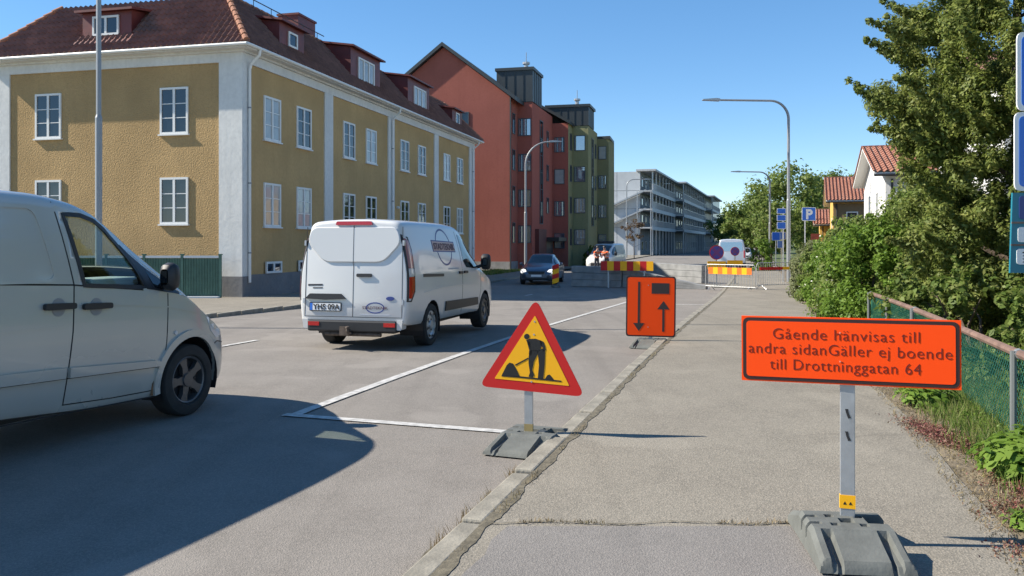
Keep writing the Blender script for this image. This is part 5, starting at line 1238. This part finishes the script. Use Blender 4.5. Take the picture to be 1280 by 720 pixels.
# big juniper-like conifer behind the fence
def juniper(label, x, y, H, R0, ncl, seed):
    global rng; rng = np.random.default_rng(seed); o = empty('conifer_tree', (x, y, gz(y) + .05)); tag(o, label, 'tree')
    trunk(o, H * .92, .14, 16, spread=R0 * .30, base=.1)
    Cn = []; Rd = []; Pr = []; PZ, PR = (0, .06, .18, .32, .38, .43, .52, .62, .70, .82, .93, 1.0), (.62, .85, .82, .74, .82, 1.0, .98, .82, .62, .36, .16, .05)
    for i in range(ncl):
        t = rng.random() ** .9; z = .1 + t * H; rr = R0 * float(np.interp(t, PZ, PR)) * (.85 + .3 * rng.random()); a = rng.random() * 2 * math.pi
        q_ = math.sqrt(rng.random()); rad = rr * (.25 + .72 * q_)
        c = np.array((math.cos(a) * rad, math.sin(a) * rad, z)); s = .15 + .17 * rng.random(); Cn.append(c)
        Rd.append(np.array((s, s, s * 1.2))); Pr.append(int((420 + 260 * rng.random()) * (s / .24) ** 2))
        if q_ > .6 and rng.random() < .65:       # protruding sprays
            up = .15 + .6 * rng.random()
            for k in range(4): Cn.append(c + np.array((math.cos(a), math.sin(a), up)) * .12 * (k + 1.2)); Rd.append(np.array((.12, .12, .11)) * (1.1 - .18 * k)); Pr.append(130 - 22 * k)
    P, N, S = clumped(Cn, Rd, Pr, .030, .5); leaf_mesh('crown', P, N, S, JUN, 2.4, o); return o
juniper('large dark conifer rising behind the green fence', 8.0, 13.2, 8.4, 2.1, 640, 3)
juniper('second conifer closer to the right picture edge', 8.2, 9.9, 7.4, 1.9, 340, 5)
# shrubs of the hedge along the pavement
def shrub(name, label, x, y, rx, ry, H, mat, ncl, leaf, seed, per=120, group='hedge shrubs along the pavement', flowers=None):
    global rng; rng = np.random.default_rng(seed); o = empty(name, (x, y, gz(y) + .07)); tag(o, label, 'shrub', group)
    m = MB()
    for i in range(7):
        a = i * 2.3 + seed; m.tube([(.1 * math.cos(a), .1 * math.sin(a), -.1), (.35 * rx * math.cos(a), .35 * ry * math.sin(a), H * .45), (.7 * rx * math.cos(a + .3), .7 * ry * math.sin(a + .3), H * .85)], [.035, .02, .006], 5)
    m.build('stem', BARK, o); Cn = []; Rd = []; Pr = []
    for i in range(ncl):
        a = rng.random() * 2 * math.pi; ph = rng.random(); z = H * ph; q_ = (.45 + .55 * math.sqrt(rng.random())) * math.sqrt(max(.05, 1 - max(0, (ph - .55) / .5) ** 2)); s = (.16 + .2 * rng.random()) * min(1.2, H / 1.8)
        Cn.append(np.array((rx * q_ * math.cos(a), ry * q_ * math.sin(a), max(.1, z)))); Rd.append(np.array((s, s, s * .9))); Pr.append(int(per * (.6 + .8 * rng.random())))
        if rng.random() < .25:
            for k in range(4): Cn.append(Cn[-1 if k == 0 else -1] + np.array((rng.normal() * .05, rng.normal() * .05, .09))); Rd.append(np.array((.06, .06, .06))); Pr.append(16)
    P, N, S = clumped(Cn, Rd, Pr, leaf, .5); P[:, 2] = np.maximum(P[:, 2], -.02); leaf_mesh('foliage', P, N, S, mat, 1.6, o)
    if flowers:
        F = P[rng.random(len(P)) < flowers[1]]; F = F + (F - np.array((0, 0, H * .5))) * .03; leaf_mesh('blossom', F, rng.normal(size=F.shape), np.full(len(F), flowers[2]), flowers[0], 1.2, o)
    return o
WHF = plain('white blossom', (.62, .60, .52), .7); LIL = plain('lilac blossom', (.30, .24, .45), .7)
hs = [  # offset from kerb line, y, rx, ry, H, material
    (3.75, 15.6, .85, 1.0, 1.75, LIME, 'bright green shrub at the near end of the hedge'), (4.9, 15.4, 1.1, 1.2, 2.5, HDG, 'dense green shrub just behind the fence end'), (3.9, 17.7, .95, 1.2, 2.0, HDG, 'mid green shrub second along the pavement edge'),
    (5.4, 17.8, 1.3, 1.4, 2.75, HDG2, 'greyish shrub with thin twigs under the conifer'), (3.85, 20.4, 1.0, 1.6, 1.75, LIME, 'light green shrub with white blossom by the pavement'), (5.5, 21.5, 1.3, 1.8, 2.2, HDG, 'dark green shrub in the second row of the hedge'),
    (3.9, 23.8, 1.0, 1.8, 1.6, HDG, 'green shrub in the middle of the hedge'), (3.9, 27.6, 1.05, 2.0, 1.7, HDG2, 'olive shrub farther along the hedge'), (5.7, 26.5, 1.4, 2.2, 1.8, HDG, 'shrub before the small white house'),
    (4.1, 31.5, 1.1, 2.1, 1.85, HDG2, 'grey-green rounded shrub near the parking sign'), (4.3, 35.6, 1.0, 2.0, 1.85, HDG, 'last shrub of the hedge beside the crowd barrier')]
for i, (ox, y, rx, ry, H, mt, lab) in enumerate(hs):
    shrub('hedge_shrub', lab, XK(y) + ox, y, rx, ry, H, mt, 130 if y < 24 else 90, .042 if y < 24 else .06, 20 + i, 230 if y < 24 else 150, flowers=(WHF, .006, .05) if i in (4, 2) else ((LIL, .004, .07) if i == 3 else None))
shrub('low_shrub', 'dark low shrub behind the fence under the conifer', XK(11.5) + 4.6, 11.5, 1.0, 1.8, .95, HDG, 90, .05, 51, 140, group='low growth behind the fence')
shrub('low_shrub', 'low green growth behind the near end of the fence', XK(8.2) + 4.6, 8.2, .8, 1.5, .55, HDG, 60, .05, 52, 120, group='low growth behind the fence')
shrub('clipped_hedge', 'low dark clipped hedge at the foot of the olive building', 6.9, 70.2, 1.0, .7, 1.35, HDG, 60, .1, 53, 90, group=None)
shrub('bamboo_clump', 'pale yellow-green bush beside the far lamp post', 17.4, 58.5, .7, .7, 2.0, LIME, 40, .09, 54, 80, group=None)
# trees in the distance
def tree(label, x, y, H, rc, mat, seed, ncl=70, leaf=.22, per=90, low=.14, th=.18):
    global rng; rng = np.random.default_rng(seed); o = empty('leafy_tree', (x, y, gz(y))); tag(o, label, 'tree', 'trees at the end of the street')
    trunk(o, H * .8, th, 10, spread=rc * .8); Cn = []; Rd = []; Pr = []
    for i in range(ncl):
        d, q_ = ball(1, .45); c = q_[0] * np.array((rc, rc, H * (1 - low) / 2)) + np.array((0, 0, H * (low + (1 - low) / 2))); s = rc * (.16 + .16 * rng.random())
        Cn.append(c); Rd.append(np.array((s, s, s * .85))); Pr.append(int(per * (.6 + .8 * rng.random())))
    P, N, S = clumped(Cn, Rd, Pr, leaf, .5); leaf_mesh('crown', P, N, S, mat, 1.5, o); return o
tree('tall light green tree behind the street lamps on the right', 29.0, 88, 10.2, 4.6, FAR1, 61, 90)
tree('rounded tree beside the tall light green tree', 36.5, 96, 9.6, 4.2, FAR1, 62, 70)
tree('tree above the roof of the yellow house', 38.0, 100, 11.0, 4.4, FAR1, 63, 80)
tree('bushy tree at the end of the street left of the parked van', 42.0, 158, 8.4, 5.2, FAR1, 64, 80, .3)
tree('broad tree closing the far end of the road', 48.5, 170, 8.0, 5.0, FAR1, 65, 80, .3)
tree('darker tree right of the far end of the road', 50.0, 165, 8.6, 5.0, HDG, 66, 80, .3)
tree('distant tree behind the far street lamp', 53.0, 150, 9.0, 4.6, FAR1, 67, 70, .3)
tree('small tree behind the small blue plates', 24.0, 78, 5.5, 2.2, HDG, 68, 50, .16)
tree('tree standing between lamp and yellow annex', 32.0, 110, 9.0, 4.5, HDG, 69, 70, .25)
tree('brownish sapling before the grey apartment block', 15.4, 106, 5.2, 1.6, leaf_mat('copper leaves', ((.10, .06, .04), (.16, .10, .06), (.2, .14, .08)), .3), 70, 24, .12, 40, .4, .06)

rng = np.random.default_rng(77)
Cn = []; Rd = []; Pr = []
for i in range(110):
    x = rng.uniform(30, 125); Cn.append(np.array((x, 235 + rng.uniform(-8, 8), rng.uniform(.3, 5.5)))); s_ = rng.uniform(1.2, 2.4); Rd.append(np.array((s_, s_, s_))); Pr.append(90)
P, N, S = clumped(Cn, Rd, Pr, .6, .5); tag(leaf_mesh('distant_wood', P, N, S, FAR1, 1.5), 'wooded belt closing the far end of the street', 'wood', kind='stuff')
# ------------------------------------------------------------------ green chain-link fence
FX = lambda y: 3.67 + .2965 * (y - 6.02)
cf = empty('chain_link_fence', (FX(3.2), 3.2, .06), math.atan2(1, .2965)); tag(cf, 'low green chain-link fence with brown top rail beside the pavement', 'fence')
Lf = math.hypot(14.4 - 3.2, (14.4 - 3.2) * .2965); zf = lambda s: gz(3.2 + s * .9587) - .0
hF = .70; seg = 24
m = MB(); m.tube([(Lf * i / seg, 0, zf(Lf * i / seg) + hF) for i in range(seg + 1)], .032, 8); m.build('top_rail', BROWNR, cf, smooth=True)
for i in range(6):
    s = .9 + i * 2.15; m = MB(); m.tube([(s, .04, zf(s) - .1), (s, .04, zf(s) + hF + .02)], .024, 8); m.build('post', plain('grey post', (.13, .14, .14), .6), cf, smooth=True)
    m = MB(); m.tube([(s - .03, 0, zf(s) + hF), (s + .03, 0, zf(s) + hF)], .038, 8); m.build('rail_clamp', GALV, cf)
m = MB(); s = -.7; pitch = .058
while s < Lf:
    for sg in (0, 1):
        a, b = (s, s + hF) if sg == 0 else (s + hF, s)
        t0 = 0; pts = []
        for j in range(3):
            x = a + (b - a) * j / 2
            pts.append((min(max(x, 0), Lf), (.004 if sg else -.004), zf(min(max(x, 0), Lf)) + .01 + (hF - .02) * j / 2))
        m.tube(pts, .0019, 3, cap=False)
    s += pitch
m.build('wire_mesh', MESHG, cf, fix=False)['kind'] = 'stuff'

# ------------------------------------------------------------------ verge growth
def blades(name, label, pts, hmin, hmax, wd, mat, cat='grass', lean=.5):
    n = len(pts); pts = np.asarray(pts); a = rng.random(n) * 2 * np.pi; h = hmin + (hmax - hmin) * rng.random(n); ln = lean * h * rng.random(n); la = rng.random(n) * 2 * np.pi
    wv = np.stack((np.cos(a), np.sin(a), np.zeros(n)), 1) * (wd * .5); tip = pts + np.stack((np.cos(la) * ln, np.sin(la) * ln, h), 1); mid = pts * .5 + tip * .5 + np.array((0, 0, 1)) * (h * .08)[:, None]
    v = np.empty((n, 5, 3)); v[:, 0] = pts - wv; v[:, 1] = pts + wv; v[:, 2] = mid + wv * .7; v[:, 3] = tip; v[:, 4] = mid - wv * .7
    me = bpy.data.meshes.new(name); me.vertices.add(5 * n); me.vertices.foreach_set('co', v.ravel()); me.loops.add(5 * n); me.polygons.add(n)
    me.loops.foreach_set('vertex_index', np.arange(5 * n, dtype=np.int32)); me.polygons.foreach_set('loop_start', np.arange(0, 5 * n, 5, dtype=np.int32)); me.update(calc_edges=True); me.materials.append(mat)
    o = mkobj(name, me); tag(o, label, cat, kind='stuff'); return o
rng = np.random.default_rng(99)
GRS = leaf_mat('grass blades', ((.09, .15, .028), (.15, .22, .045), (.22, .26, .08), (.28, .25, .12)), .4)
DRY = leaf_mat('dry stems', ((.17, .12, .07), (.27, .20, .12), (.36, .29, .18)), .2)
REDG = leaf_mat('reddish stonecrop', ((.14, .045, .04), (.22, .075, .07), (.28, .15, .12), (.2, .16, .08)), .2)
gzv = np.vectorize(gz)
def scatter(n, y0, y1, o0, o1, dens=None, z=.088):
    y = y0 + (y1 - y0) * rng.random(n) ** 1.3; o = o0 + (o1 - o0) * rng.random(n)
    if dens is not None:
        k = np.array([dens(a, b) for a, b in zip(y, o)]) > rng.random(n); y, o = y[k], o[k]
    return np.stack((XK(y) + o, y, gzv(y) + z), 1)
nz_ = lambda y, o, f, ph: .5 + .5 * math.sin(y * f + ph) * math.sin(o * f * 1.7 + ph * 2 + y * .6)
blades('verge_grass', 'patchy green grass on the verge between pavement and fence', scatter(60000, 3.2, 15, 2.9, 4.2, lambda y, o: max(0, min(1, (o - 2.95) * (3.0 if y > 6.0 else 1.8))) * (.5 + .5 * nz_(y, o, 2.1, .6)) * (1.0 if y > 5.4 else .45)), .04, .16, .007, GRS)
blades('back_grass', 'grass growing behind the chain-link fence', scatter(22000, 4, 15, 4.1, 8.5), .06, .22, .012, GRS)
blades('dry_litter', 'dry brown plant litter along the pavement edge', scatter(42000, 2.8, 14, 2.74, 3.6, lambda y, o: (1.1 - abs(o - 3.05) * 2.1) * (.25 + .75 * nz_(y, o, 3.3, 2.)), .102), .004, .025, .006, DRY, 'litter', 2.0)
P = np.vstack([np.array((x, y, .093)) + rng.normal(size=(n, 3)) * np.array((sx, sy, 0)) for x, y, sx, sy, n in ((3.28, 6.35, .07, .28, 2600), (2.92, 4.5, .12, .12, 2400), (2.70, 3.98, .16, .04, 1300), (3.06, 4.95, .07, .18, 900))])
d_ = rng.normal(size=P.shape); d_[:, 2] = abs(d_[:, 2]); P[:, 2] += rng.random(len(P)) * .035
P = np.repeat(P, 2, 0) + rng.normal(size=(2 * len(P), 3)) * np.array((.03, .03, .0)); d_ = np.repeat(d_, 2, 0); o = leaf_mesh('red_stonecrop', P, d_, .006 + .008 * rng.random(len(P)), REDG, 1.5); tag(o, 'reddish creeping stonecrop on the verge', 'ground cover', kind='stuff')
P = scatter(60000, 4.0, 15, 3.0, 4.25, lambda y, o: min(1, max(0, (o - 3.05 - .12 * math.sin(y * 3.1)) * 3)) * (.4 + .6 * nz_(y, o, 1.7, 1.1)) * (1 if y > 5.6 else .5)); P[:, 2] += .07 * rng.random(len(P)) ** 1.5
o = leaf_mesh('verge_clover', P, rng.normal(size=P.shape) * .6 + np.array((0, 0, 1)), .012 + .016 * rng.random(len(P)), LIME, 1.4); tag(o, 'low leafy clover and weeds covering the verge by the fence', 'ground cover', kind='stuff')
def weed(label, x, y, r, h, n, leaf, mat, seed):
    global rng; rng = np.random.default_rng(seed); o = empty('weed_clump', (x, y, gz(y) + .088)); tag(o, label, 'weed', 'weed clumps on the verge')
    m = MB(); 
    for i in range(14): a = i * 2.39; m.tube([(0, 0, -.02), (r * .5 * math.cos(a), r * .5 * math.sin(a), h * .6), (r * .8 * math.cos(a), r * .8 * math.sin(a), h * .95)], [.006, .004, .002], 4)
    m.build('stem', plain('green stem', (.08, .12, .03), .7), o); d, q_ = ball(n, .3); P = q_ * np.array((r, r, h * .55)) + np.array((0, 0, h * .5)); P[:, 2] = np.maximum(P[:, 2], .01)
    leaf_mesh('foliage', P, d + np.array((0, 0, 1.2)), leaf * (.6 + .8 * rng.random(n)), mat, 2.2, o)
weed('lush bright green weed clump under the wide orange sign edge', 3.22, 5.28, .30, .26, 700, .04, LIME, 71)
weed('smaller green weed clump beside the fence post', 3.52, 5.75, .20, .22, 380, .035, LIME, 72)
weed('low green weeds near the lower right corner', 2.70, 4.32, .16, .10, 260, .025, LIME, 73)
weed('green weed tuft beyond the orange sign by the fence', 3.75, 7.6, .28, .2, 500, .035, LIME, 74)
weed('weed tuft where the fence meets the hedge', 5.0, 11.2, .35, .28, 500, .04, LIME, 75)
rng = np.random.default_rng(5)
y = .8 + 12 * rng.random(1500) ** 1.5; k = np.sin(y * 4.1) + np.sin(y * 9.7) > .25; y = y[k]
blades('kerb_weeds', 'small weeds growing in the joint behind the kerb', np.stack((XK(y) + .19 + .02 * rng.normal(size=len(y)), y, np.full(len(y), .097) + gzv(y)), 1), .008, .035, .004, DRY, 'weed', 1.0)
y = np.concatenate([c + .06 * rng.normal(size=60) for c in (4.35, 4.7, 5.05, 5.6)])
blades('gutter_grass', 'thin grass tufts at the foot of the kerb on the road side', np.stack((XK(y) - .03 + .015 * rng.normal(size=len(y)), y, np.full(len(y), .004)), 1), .03, .10, .004, DRY, 'grass', .6)
x = XK(4.4) + .25 + 1.7 * rng.random(420); kx = (np.sin(x * 6) > .2); x = x[kx]
blades('crack_weeds', 'tiny weeds in the crack across the pavement', np.stack((x, 4.41 + .02 * np.sin(x * 9) + .012 * rng.normal(size=len(x)), np.full(len(x), .1)), 1), .006, .028, .005, DRY, 'weed', 1.2)
y = 24 + 34 * rng.random(9000); x = XL(y) - 2.2 - 2.2 * rng.random(9000); k = (y > 50); 
blades('front_grass', 'strip of lawn at the foot of the red building', np.stack((x[k] , y[k], gzv(y[k]) + .1), 1), .05, .2, .05, GRS)
